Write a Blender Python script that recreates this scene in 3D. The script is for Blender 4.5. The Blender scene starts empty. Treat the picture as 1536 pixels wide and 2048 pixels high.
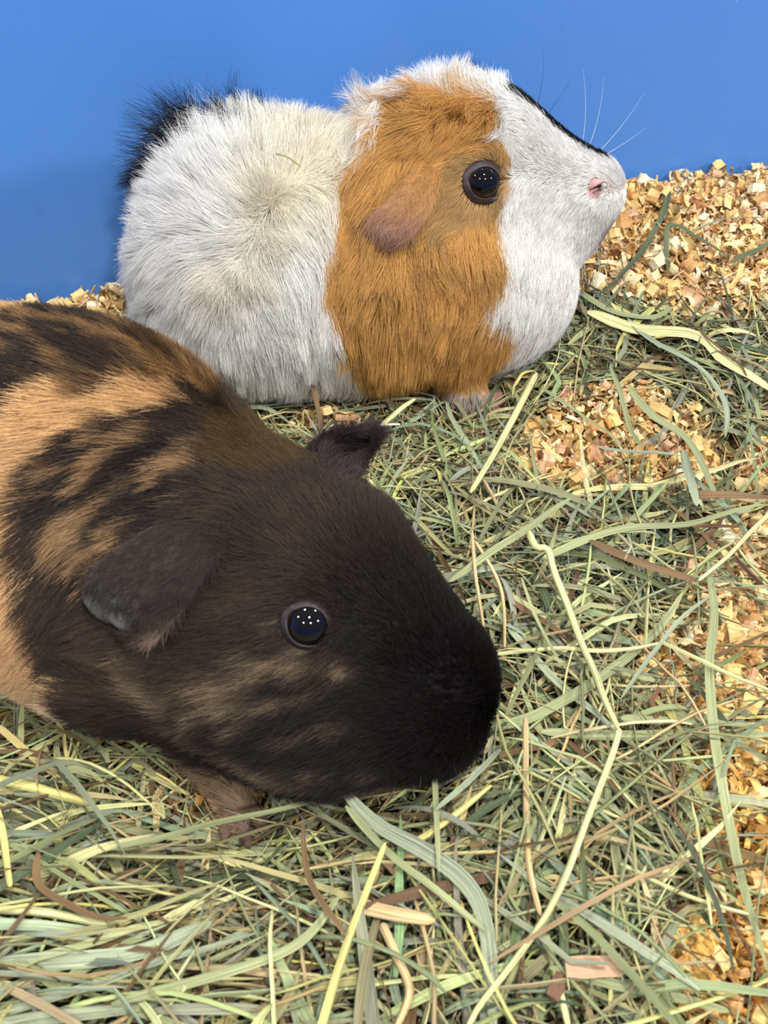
import bpy, math, random
import numpy as np
from mathutils import Vector, kdtree
from mathutils.bvhtree import BVHTree

S = bpy.context.scene
C = S.collection
RNG = np.random.default_rng(7)
random.seed(7)

# ---------------------------------------------------------------- camera
cam_d = bpy.data.cameras.new('camera')
cam = bpy.data.objects.new('camera', cam_d)
C.objects.link(cam)
cam.location = (0, 0, 0.33)
cam.rotation_euler = (math.radians(44), 0, 0)
cam_d.sensor_fit = 'VERTICAL'
cam_d.sensor_height = 36
cam_d.lens = 36 * 2300 / 2048
cam_d.clip_start = 0.01
cam_d.clip_end = 20
cam_d.dof.use_dof = True
cam_d.dof.focus_distance = 0.45
cam_d.dof.aperture_fstop = 24
S.camera = cam

# ---------------------------------------------------------------- world, lamps, exposure
w = bpy.data.worlds.new('world')
S.world = w
w.use_nodes = True
bg = w.node_tree.nodes['Background']
bg.inputs[0].default_value = (0.93, 0.96, 1.0, 1)
bg.inputs[1].default_value = 0.22

def ceiling_lamp(x, y, z, r, watt, col=(1, 0.97, 0.92)):
    l = bpy.data.lights.new('ceiling_lamp', 'AREA')
    l.shape = 'DISK'
    l.size = r * 2
    l.energy = watt
    l.color = col
    o = bpy.data.objects.new('ceiling_lamp', l)
    o.location = (x, y, z)
    d = Vector((0, 0.35, 0)) - Vector((x, y, z))
    o.rotation_euler = d.to_track_quat('-Z', 'Y').to_euler()
    C.objects.link(o)

for lx, ly, lw in ((0.42, -0.10, 56), (-0.56, 1.83, 30), (1.84, 2.30, 34), (-2.25, 0.33, 30),
                   (3.60, -0.60, 105), (0.95, -1.55, 52), (-0.95, -1.45, 26)):
    ceiling_lamp(lx, ly, 2.5, 0.10, lw)

S.view_settings.view_transform = 'Standard'
S.view_settings.look = 'None'
S.view_settings.gamma = 1
S.view_settings.use_curve_mapping = False
S.view_settings.exposure = -0.12
# ---------------------------------------------------------------- signed distance bodies
def nrm(v):
    return v / np.maximum(np.linalg.norm(v, axis=-1, keepdims=True), 1e-12)

def rot_zyx(yaw, pitch, roll=0):
    a, b, c = math.radians(yaw), math.radians(pitch), math.radians(roll)
    Z = np.array([[math.cos(a), -math.sin(a), 0], [math.sin(a), math.cos(a), 0], [0, 0, 1]])
    Y = np.array([[math.cos(b), 0, math.sin(b)], [0, 1, 0], [-math.sin(b), 0, math.cos(b)]])
    X = np.array([[1, 0, 0], [0, math.cos(c), -math.sin(c)], [0, math.sin(c), math.cos(c)]])
    return Z @ Y @ X

def prim(P, q):
    if q[0] == 'e':
        _, c, r, rot, k = q
        p = (P - np.array(c)) @ rot_zyx(*rot)
        r = np.array(r)
        k0 = np.linalg.norm(p / r, axis=-1)
        k1 = np.linalg.norm(p / (r * r), axis=-1)
        return k0 * (k0 - 1) / np.maximum(k1, 1e-9)
    _, a, b, ra, rb, k = q
    a = np.array(a); ba = np.array(b) - a
    pa = P - a
    h = np.clip((pa @ ba) / (ba @ ba), 0, 1)
    return np.linalg.norm(pa - h[..., None] * ba, axis=-1) - (ra + (rb - ra) * h)

def sdf(P, prims):
    """union of the primitives, blended over k; a negative k cuts the primitive away"""
    d = None
    for q in prims:
        e = prim(P, q)
        k = q[-1]
        if d is None:
            d = e
        elif k > 0:
            h = np.clip(0.5 + 0.5 * (d - e) / k, 0, 1)
            d = d + (e - d) * h - k * h * (1 - h)
        else:
            k = -k
            h = np.clip(0.5 - 0.5 * (d + e) / k, 0, 1)
            d = d + (-e - d) * h + k * h * (1 - h)
    return d

def grad(P, prims, e=4e-4):
    g = np.empty_like(P)
    for i in range(3):
        o = np.zeros(3); o[i] = e
        g[:, i] = sdf(P + o, prims) - sdf(P - o, prims)
    return nrm(g)

# body pieces in metres: ('e', centre, radii, (yaw, pitch, roll), blend) or ('c', a, b, radius a, radius b, blend)
PALE = [
    ('e', (-.042, .421, .055), (.056, .044, .052), (6, 0, 0), .02),
    ('e', (-.058, .414, .042), (.042, .041, .041), (0, 0, 0), .03),
    ('e', (-.020, .420, .040), (.060, .044, .036), (0, 0, 0), .03),
    ('e', (.024, .422, .045), (.047, .042, .042), (0, -8, 0), .03),
    ('e', (.054, .424, .038), (.028, .031, .032), (0, -20, 0), .02),
    ('e', (.010, .434, .083), (.028, .033, .031), (0, -20, 0), .02),
    ('e', (.036, .437, .085), (.031, .0285, .031), (-4, 12, 0), .02),
    ('c', (.048, .436, .085), (.084, .432, .0765), .0235, .0155, .015),
    ('e', (.045, .432, .066), (.026, .024, .019), (-4, 16, 0), .015),
    ('c', (.050, .432, .062), (.080, .430, .0605), .017, .0115, .012),
    ('e', (.0235, .3965, .0685), (.023, .0135, .0130), (0, 18, 0), .007),
    ('e', (-.0050, .4130, .0912), (.0085, .0150, .027), (0, 0, -52), .008),
    # legs and feet
    ('c', (.030, .396, .026), (.036, .383, .008), .011, .0055, .012),
    ('c', (.034, .384, .0075), (.044, .378, .006), .0052, .0036, .004),
    ('c', (.040, .380, .006), (.049, .3745, .005), .0024, .0019, .0015),
    ('c', (.041, .382, .006), (.0515, .379, .005), .0024, .0019, .0015),
    ('c', (.041, .385, .006), (.0505, .3845, .005), .0024, .0019, .0015),
    ('c', (.046, .428, .026), (.054, .415, .008), .011, .0055, .012),
    ('c', (.052, .416, .008), (.060, .411, .0065), .0052, .0036, .004),
    ('c', (.057, .413, .0065), (.065, .4075, .0055), .0025, .002, .0015),
    ('c', (.058, .415, .0065), (.068, .412, .0055), .0025, .002, .0015),
    ('c', (.058, .418, .0065), (.067, .418, .0055), .0025, .002, .0015),
    ('c', (-.080, .392, .022), (-.060, .383, .006), .014, .005, .014),
    ('c', (-.080, .458, .022), (-.060, .464, .006), .014, .005, .014),
]
DARK = [
    ('e', (-.118, .290, .050), (.072, .058, .052), (-10, 0, 0), .02),
    ('e', (-.175, .300, .045), (.050, .058, .046), (0, 0, 0), .03),
    ('e', (-.108, .264, .035), (.066, .043, .032), (-8, 0, 0), .03),
    ('e', (-.070, .246, .042), (.046, .051, .039), (-25, 5, 0), .03),
    ('e', (-.036, .238, .054), (.042, .038, .034), (-35, 10, 0), .02),
    ('c', (-.018, .228, .056), (.012, .205, .047), .0305, .0205, .015),
    ('e', (-.024, .215, .036), (.042, .037, .027), (-36, 8, 0), .02),
    ('c', (-.002, .208, .034), (.012, .199, .035), .022, .016, .012),
    # legs and feet
    ('c', (-.060, .225, .028), (-.052, .196, .008), .015, .0065, .014),
    ('c', (-.052, .197, .008), (-.046, .184, .006), .0065, .005, .004),
    ('c', (-.050, .187, .006), (-.049, .174, .0045), .0027, .002, .0015),
    ('c', (-.047, .186, .006), (-.042, .173, .0045), .0027, .002, .0015),
    ('c', (-.044, .188, .006), (-.036, .177, .0045), .0027, .002, .0015),
    ('c', (-.030, .265, .028), (-.020, .245, .008), .014, .006, .014),
    ('c', (-.150, .245, .022), (-.125, .236, .006), .016, .006, .014),
]

def surface_nets(prims, lo, hi, h):
    """one closed quad mesh of the blended body"""
    lo = np.array(lo); n = np.ceil((np.array(hi) - lo) / h).astype(int) + 1
    ax = [lo[i] + h * np.arange(n[i]) for i in range(3)]
    V = np.empty(n)
    for i in range(n[0]):
        g = np.stack(np.meshgrid([ax[0][i]], ax[1], ax[2], indexing='ij'), -1)
        V[i] = sdf(g.reshape(-1, 3), prims).reshape(n[1], n[2])
    c = n - 1
    acc = np.zeros((*c, 3)); cnt = np.zeros(c)
    idx = np.stack(np.meshgrid(*[np.arange(k) for k in c], indexing='ij'), -1).astype(float)
    cor = [(i, j, k) for i in (0, 1) for j in (0, 1) for k in (0, 1)]
    sl = lambda o: V[o[0]:o[0] + c[0], o[1]:o[1] + c[1], o[2]:o[2] + c[2]]
    for a in cor:
        for d in range(3):
            if a[d]: continue
            b = list(a); b[d] = 1
            va, vb = sl(a), sl(b)
            m = (va < 0) != (vb < 0)
            t = np.where(m, va / np.where(m, va - vb, 1), 0)
            p = np.array(a, float) + idx
            p[..., d] += t
            acc += p * m[..., None]; cnt += m
    act = cnt > 0
    ids = -np.ones(c, int); ids[act] = np.arange(act.sum())
    verts = lo + h * acc[act] / cnt[act][:, None]
    quads = []
    for d in range(3):
        e, f = (d + 1) % 3, (d + 2) % 3
        s0 = [slice(None)] * 3; s1 = [slice(None)] * 3
        s0[d] = slice(0, -1); s1[d] = slice(1, None)
        A, B = V[tuple(s0)] < 0, V[tuple(s1)] < 0
        g = np.argwhere(A != B)
        g = g[(g[:, e] > 0) & (g[:, f] > 0) & (g[:, e] < c[e]) & (g[:, f] < c[f])]
        flip = A[tuple(g.T)]
        o = np.zeros(3, int); oe = o.copy(); oe[e] = 1; of = o.copy(); of[f] = 1
        q = np.stack([ids[tuple((g - oe - of).T)], ids[tuple((g - of).T)], ids[tuple(g.T)], ids[tuple((g - oe).T)]], 1)
        q[~flip] = q[~flip][:, ::-1]
        quads.append(q)
    return verts, np.concatenate(quads)

# ---- coat flow, coat markings and hand-placed hay, all in metres in the scene
PALE_FLOW = [[-0.0513, 0.3921, 0.0961, -0.59, 0.66, 0.47, 26, 0.5], [-0.0552, 0.3866, 0.0907, -0.75, 0.53, 0.41, 26, 0.4], [-0.0572, 0.3817, 0.085, -0.9, 0.35, 0.24, 26, 0.3], [-0.0632, 0.3803, 0.0815, -0.98, 0.18, -0.12, 26, 0.3], [-0.0614, 0.3758, 0.0754, -0.79, -0.17, -0.59, 26, 0.2], [-0.0843, 0.3764, 0.0488, -0.28, 0.11, -0.95, 24, 0.2], [-0.0864, 0.3868, 0.0726, -0.67, 0.11, -0.73, 26, 0.3], [-0.0981, 0.3904, 0.051, -0.34, 0.36, -0.87, 24, 0.3], [-0.0681, 0.3721, 0.0641, -0.32, -0.24, -0.92, 24, 0.15], [-0.0557, 0.3724, 0.0708, 0.38, -0.44, -0.81, 20, 0.15], [-0.0479, 0.3728, 0.0729, 0.39, -0.43, -0.82, 22, 0.15], [-0.0475, 0.3811, 0.0854, 0.4, -0.58, -0.71, 20, 0.2], [-0.0417, 0.3849, 0.0896, 0.41, -0.6, -0.68, 22, 0.2], [-0.0327, 0.3707, 0.0651, 0.16, -0.34, -0.93, 24, 0.2], [-0.0253, 0.3687, 0.0545, 0.09, -0.2, -0.98, 24, 0.2], [-0.0412, 0.3658, 0.0494, 0.19, -0.09, -0.98, 24, 0.2], [-0.0576, 0.3662, 0.0441, 0.07, -0.0, -1.0, 24, 0.2], [-0.0754, 0.3721, 0.0343, 0.05, 0.11, -0.99, 24, 0.2], [-0.0438, 0.4004, 0.1019, -0.31, 0.83, 0.46, 26, 0.8], [-0.0364, 0.4073, 0.1044, -0.08, 0.93, 0.35, 26, 0.8], [-0.0288, 0.4114, 0.1043, 0.14, 0.96, 0.24, 22, 0.7], [-0.0617, 0.407, 0.1024, -0.35, 0.92, 0.2, 30, 0.8], [-0.0723, 0.412, 0.0996, -0.32, 0.95, 0.02, 32, 0.7], [-0.0825, 0.4066, 0.0918, -0.5, 0.86, -0.08, 28, 0.6], [-0.0888, 0.4016, 0.0837, -0.59, 0.78, -0.18, 28, 0.5], [-0.1038, 0.4146, 0.0639, -0.23, 0.75, -0.61, 24, 0.4], [-0.023, 0.4103, 0.1028, 0.33, 0.9, 0.28, 18, 0.4], [-0.0133, 0.4201, 0.108, 0.63, 0.51, 0.58, 16, 0.3], [-0.0323, 0.3947, 0.0967, 0.71, -0.47, -0.52, 16, 0.2], [-0.0323, 0.3823, 0.0847, 0.64, -0.39, -0.66, 18, 0.2], [-0.019, 0.3932, 0.0911, -0.06, -0.77, -0.64, 16, 0.2], [-0.0173, 0.3731, 0.0633, 0.18, -0.35, -0.92, 22, 0.2], [-0.0097, 0.37, 0.0411, 0.15, 0.06, -0.99, 20, 0.2], [0.0104, 0.4379, 0.1158, -0.31, -0.95, 0.02, 24, 0.4], [0.0004, 0.4135, 0.1095, -0.43, -0.84, -0.33, 26, 0.35], [-0.0054, 0.3979, 0.0991, -0.52, -0.57, -0.63, 24, 0.3], [-0.0093, 0.3892, 0.0869, -0.46, -0.42, -0.78, 24, 0.3], [-0.0132, 0.3791, 0.0732, -0.51, -0.55, -0.66, 22, 0.3], [0.0004, 0.3808, 0.072, -0.2, -0.58, -0.79, 26, 0.4], [-0.0035, 0.3783, 0.0691, -0.5, -0.5, -0.71, 25, 0.4], [0.0063, 0.3803, 0.07, 0.11, -0.51, -0.85, 26, 0.4], [0.0085, 0.3724, 0.0418, -0.14, 0.01, -0.99, 22, 0.25], [-0.0016, 0.371, 0.0454, -0.09, -0.07, -0.99, 24, 0.25], [0.0426, 0.4282, 0.1154, -0.76, -0.65, -0.08, 15, 0.6], [0.0257, 0.4194, 0.1126, -0.55, -0.74, -0.39, 16, 0.5], [0.0182, 0.4356, 0.1169, -0.22, -0.98, -0.02, 18, 0.7], [0.0101, 0.4074, 0.1044, -0.35, -0.69, -0.64, 14, 0.3], [0.0374, 0.4123, 0.1059, -0.94, -0.3, -0.17, 6, 0.3], [0.0454, 0.4099, 0.1008, 0.31, 0.59, 0.75, 5, 0.3], [0.0295, 0.4089, 0.1035, -0.88, -0.39, -0.26, 6, 0.3], [0.0318, 0.3999, 0.0892, -0.71, -0.52, -0.48, 6, 0.2], [0.0378, 0.4005, 0.0866, -0.13, -0.5, -0.85, 9, 0.2], [0.0258, 0.3935, 0.0842, -0.8, -0.58, -0.18, 15, 0.3], [0.0379, 0.3897, 0.0754, 0.17, -0.67, -0.72, 13, 0.4], [0.0258, 0.3837, 0.0747, 0.47, -0.38, -0.8, 13, 0.5], [0.0462, 0.4, 0.0802, -0.12, -0.55, -0.83, 8, 0.2], [0.018, 0.3814, 0.0716, 0.36, -0.33, -0.87, 20, 0.45], [0.0183, 0.3758, 0.0566, -0.35, -0.33, -0.88, 18, 0.3], [0.0328, 0.3778, 0.0478, -0.39, -0.21, -0.9, 18, 0.2], [0.0476, 0.3828, 0.044, -0.32, -0.14, -0.94, 16, 0.2], [0.0561, 0.3863, 0.0439, -0.26, -0.17, -0.95, 14, 0.2], [0.0236, 0.379, 0.0236, -0.14, 0.3, -0.94, 16, 0.2], [0.0859, 0.4268, 0.0914, -0.87, -0.44, 0.21, 4, 0.15], [0.076, 0.4356, 0.0976, -0.69, -0.54, 0.49, 5, 0.15], [0.0793, 0.4186, 0.0871, -0.92, -0.39, -0.1, 5, 0.15], [0.0737, 0.4138, 0.0785, -0.76, -0.41, -0.51, 8, 0.2], [0.0805, 0.4157, 0.0751, -0.3, -0.12, -0.95, 9, 0.3], [0.0634, 0.4043, 0.0705, -0.41, -0.71, -0.58, 12, 0.3], [0.0518, 0.4075, 0.0913, -0.51, -0.51, -0.69, 6, 0.2], [0.0576, 0.4177, 0.1029, -0.87, -0.2, 0.46, 5, 0.2], [0.0561, 0.433, 0.1119, -0.82, 0.19, 0.54, 7, 0.4], [0.0731, 0.4042, 0.0562, -0.37, -0.86, -0.34, 12, 0.15], [0.0647, 0.3913, 0.0453, -0.41, -0.4, -0.82, 12, 0.1], [0.0879, 0.4252, 0.0901, -0.7, 0.54, 0.47, 3, 0.1], [0.0913, 0.4183, 0.0735, -0.32, -0.08, -0.94, 3, 0.2], [0.0383, 0.4398, 0.1169, -0.05, 0.99, -0.11, 14, 0.9], [0.0283, 0.4394, 0.1171, 0.2, 0.98, -0.1, 17, 0.9], [0.0187, 0.4505, 0.1149, -0.39, 0.82, -0.43, 14, 0.8], [0.0065, 0.4499, 0.112, -0.92, 0.17, -0.34, 12, 0.6], [0.0462, 0.4376, 0.1159, 0.2, 0.98, -0.08, 9, 0.7]]
DARK_FLOW = [[0.0232, 0.1987, 0.0631, -0.49, 0.64, 0.59, 4, 0.12], [0.0192, 0.2089, 0.0664, -0.61, 0.67, 0.42, 5, 0.12], [0.0076, 0.2191, 0.0745, -0.71, 0.47, 0.53, 7, 0.12], [0.0074, 0.1985, 0.068, -0.65, 0.57, 0.5, 5, 0.12], [-0.0069, 0.2192, 0.0832, -0.71, 0.49, 0.51, 8, 0.12], [-0.0058, 0.2447, 0.0818, -0.41, 0.89, -0.17, 8, 0.2], [-0.0189, 0.238, 0.0887, -0.74, 0.68, 0.02, 9, 0.15], [-0.0299, 0.2256, 0.0889, -0.78, 0.62, 0.06, 9, 0.15], [-0.0241, 0.2741, 0.0751, -0.87, 0.35, 0.34, 10, 0.2], [-0.0401, 0.246, 0.0891, -1.0, 0.08, 0.05, 10, 0.2], [-0.0505, 0.2712, 0.0844, -0.88, -0.29, 0.37, 11, 0.25], [-0.054, 0.2361, 0.0885, -0.94, -0.31, -0.14, 10, 0.2], [-0.0704, 0.2483, 0.0889, -0.83, -0.55, -0.09, 11, 0.25], [-0.0761, 0.232, 0.0843, -0.85, -0.43, -0.29, 10, 0.2], [-0.0882, 0.2478, 0.0894, -0.75, -0.63, -0.19, 11, 0.25], [-0.0949, 0.2229, 0.0768, -0.5, -0.65, -0.56, 10, 0.2], [-0.0731, 0.2702, 0.0916, -0.82, -0.52, 0.23, 12, 0.3], [-0.0607, 0.2915, 0.0837, -0.52, -0.65, 0.55, 12, 0.3], [-0.0951, 0.2672, 0.0962, -0.93, -0.36, 0.05, 12, 0.25], [-0.1082, 0.251, 0.0905, -0.96, -0.21, -0.17, 12, 0.2], [-0.1096, 0.2292, 0.0765, -0.72, -0.39, -0.58, 12, 0.2], [-0.1081, 0.2131, 0.061, -0.64, -0.12, -0.76, 12, 0.2], [-0.0392, 0.3012, 0.071, -0.72, 0.5, 0.48, 10, 0.2], [-0.0593, 0.3188, 0.0767, -0.76, 0.46, 0.45, 10, 0.15], [-0.0754, 0.3151, 0.084, -0.62, -0.38, 0.68, 10, 0.15], [-0.0906, 0.3052, 0.0958, -0.92, -0.16, 0.35, 10, 0.15], [-0.1035, 0.2834, 0.1008, -0.99, -0.01, 0.14, 10, 0.15], [-0.0821, 0.3274, 0.0854, -0.91, 0.29, 0.3, 9, 0.15], [0.0188, 0.1886, 0.0578, -0.89, -0.06, 0.46, 4, 0.1], [0.0117, 0.1816, 0.0481, -0.99, -0.08, 0.13, 6, 0.15], [0.0017, 0.188, 0.0586, -1.0, 0.07, 0.07, 6, 0.12], [-0.0096, 0.1975, 0.0694, -0.86, -0.4, -0.32, 5, 0.1], [-0.0169, 0.1796, 0.0459, -0.97, -0.16, -0.19, 9, 0.15], [-0.0238, 0.1909, 0.0618, -0.94, -0.17, -0.29, 8, 0.15], [-0.0099, 0.1771, 0.0338, -0.98, -0.18, -0.07, 8, 0.15], [-0.0307, 0.203, 0.076, -0.96, -0.15, -0.24, 7, 0.12], [-0.0415, 0.185, 0.048, -0.88, 0.12, -0.46, 10, 0.15], [-0.035, 0.2098, 0.081, -0.97, 0.01, -0.23, 7, 0.1], [-0.0528, 0.1977, 0.0621, -0.96, 0.1, -0.28, 10, 0.15], [-0.0647, 0.1965, 0.0249, -0.88, 0.42, -0.22, 10, 0.15], [-0.0748, 0.2072, 0.0684, -0.95, -0.1, -0.29, 10, 0.15], [-0.0795, 0.1962, 0.0468, -0.87, 0.17, 0.47, 11, 0.15], [-0.0096, 0.2083, 0.0784, -0.88, 0.24, 0.41, 6, 0.1]]
PALE_MARK = {'orange': [[0.0095, 0.4513, 0.1177], [-0.0016, 0.4174, 0.1116], [-0.0122, 0.4047, 0.1016], [-0.0186, 0.3918, 0.0897], [-0.0228, 0.3818, 0.0805], [-0.0221, 0.3723, 0.0639], [-0.0157, 0.3691, 0.0444], [-0.0039, 0.3839, 0.0113], [0.0114, 0.3852, 0.0017], [0.0287, 0.3799, 0.002], [0.0411, 0.3765, 0.0092], [0.0504, 0.3884, 0.0104], [0.0546, 0.3889, 0.0264], [0.0561, 0.3863, 0.0439], [0.0481, 0.3839, 0.0519], [0.0436, 0.3842, 0.059], [0.048, 0.3896, 0.0661], [0.0458, 0.3978, 0.077], [0.0456, 0.4025, 0.0854], [0.0506, 0.4087, 0.095], [0.0473, 0.4126, 0.1036], [0.0433, 0.419, 0.1107], [0.0471, 0.4359, 0.1157], [0.032, 0.4331, 0.1171], [0.0223, 0.4373, 0.1171], [0.0147, 0.4531, 0.1168]], 'brownish': [[0.0315, 0.4117, 0.1062], [0.0473, 0.4114, 0.1021], [0.0479, 0.4048, 0.0885], [0.0379, 0.3996, 0.085], [0.0218, 0.388, 0.081], [0.0179, 0.3962, 0.0892], [0.0217, 0.4042, 0.0997]]}
DARK_MARK = {'saddle': [[-0.1357, 0.293, 0.1013], [-0.1162, 0.3296, 0.0923], [-0.0987, 0.3307, 0.0936], [-0.0764, 0.328, 0.0892], [-0.0615, 0.3248, 0.0787], [-0.047, 0.3121, 0.0709], [-0.0388, 0.2955, 0.0715], [-0.0496, 0.3001, 0.0686], [-0.0594, 0.2933, 0.0822], [-0.0753, 0.2872, 0.0926], [-0.0873, 0.2764, 0.0965], [-0.0981, 0.278, 0.0992], [-0.1094, 0.2728, 0.0995], [-0.1168, 0.2597, 0.0947], [-0.1286, 0.2525, 0.0891]], 'rim': [[-0.077, 0.3319, 0.0885], [-0.0502, 0.3213, 0.0835], [-0.0274, 0.2809, 0.08], [-0.0388, 0.2929, 0.0693], [-0.0485, 0.3095, 0.0708], [-0.0613, 0.321, 0.0771], [-0.0765, 0.325, 0.085]], 'head': [[0.0474, 0.1585, 0.0271], [0.0511, 0.2595, 0.0887], [-0.0044, 0.2724, 0.0938], [-0.0274, 0.2809, 0.08], [-0.039, 0.2988, 0.072], [-0.0607, 0.2915, 0.0837], [-0.0735, 0.2734, 0.0919], [-0.0827, 0.2637, 0.0933], [-0.0942, 0.2604, 0.0941], [-0.1018, 0.2553, 0.0927], [-0.1061, 0.2453, 0.0877], [-0.1075, 0.2336, 0.0804], [-0.1043, 0.2189, 0.0702], [-0.1023, 0.2087, 0.0594], [-0.0939, 0.1995, 0.0446], [-0.0708, 0.1681, 0.0088]], 'brindle': [[-0.0757, 0.2673, 0.0921], [-0.0953, 0.257, 0.0931], [-0.1026, 0.2409, 0.0857], [-0.0997, 0.2237, 0.0759], [-0.084, 0.218, 0.0758], [-0.0681, 0.2266, 0.0836], [-0.0546, 0.2416, 0.0892], [-0.0544, 0.2661, 0.0869]], 'brownback': [[-0.0348, 0.2898, 0.0742], [-0.011, 0.2798, 0.0853], [-0.0107, 0.2616, 0.0782], [-0.0312, 0.2467, 0.0883], [-0.0527, 0.2524, 0.0891], [-0.0528, 0.2776, 0.0829]]}
STREAKS = [[-0.0671, 0.1955, 0.0503, 0.71, -0.33, -0.62, 0.0068, 0.0042], [-0.0485, 0.1935, 0.0581, 0.86, 0.02, 0.51, 0.0103, 0.0021], [-0.0351, 0.1942, 0.0644, 0.85, 0.21, 0.48, 0.0101, 0.0017], [-0.0251, 0.1954, 0.0675, 1.0, -0.09, -0.04, 0.0064, 0.0017], [-0.0295, 0.1885, 0.058, 0.93, 0.12, 0.33, 0.013, 0.0017], [-0.0441, 0.1902, 0.0554, 0.82, 0.07, 0.57, 0.0073, 0.0032], [-0.0096, 0.1936, 0.0653, 0.87, -0.31, -0.39, 0.0043, 0.002], [-0.0505, 0.1894, 0.0492, 0.66, 0.02, 0.75, 0.0089, 0.0015], [-0.0317, 0.1781, 0.0364, 0.94, -0.28, -0.17, 0.012, 0.0021], [-0.0468, 0.1847, 0.0379, 0.83, -0.44, 0.35, 0.0091, 0.0018], [-0.0182, 0.1828, 0.0513, 0.94, 0.2, 0.27, 0.0073, 0.0013], [-0.0099, 0.1777, 0.0384, 0.99, 0.14, -0.1, 0.0089, 0.0015], [0.0048, 0.1808, 0.0276, 0.99, 0.05, 0.09, 0.0107, 0.0018], [-0.0576, 0.1906, 0.0395, 0.78, -0.38, 0.49, 0.0077, 0.0014], [-0.0385, 0.1844, 0.0489, 0.77, 0.08, 0.63, 0.0074, 0.0015], [-0.0293, 0.2011, 0.0739, 1.0, -0.04, 0.03, 0.0011, 0.0009], [-0.0736, 0.2017, 0.0615, 0.94, 0.11, 0.33, 0.0045, 0.0012], [-0.075, 0.2171, 0.0769, 0.86, 0.33, 0.4, 0.0045, 0.0018]]
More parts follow.
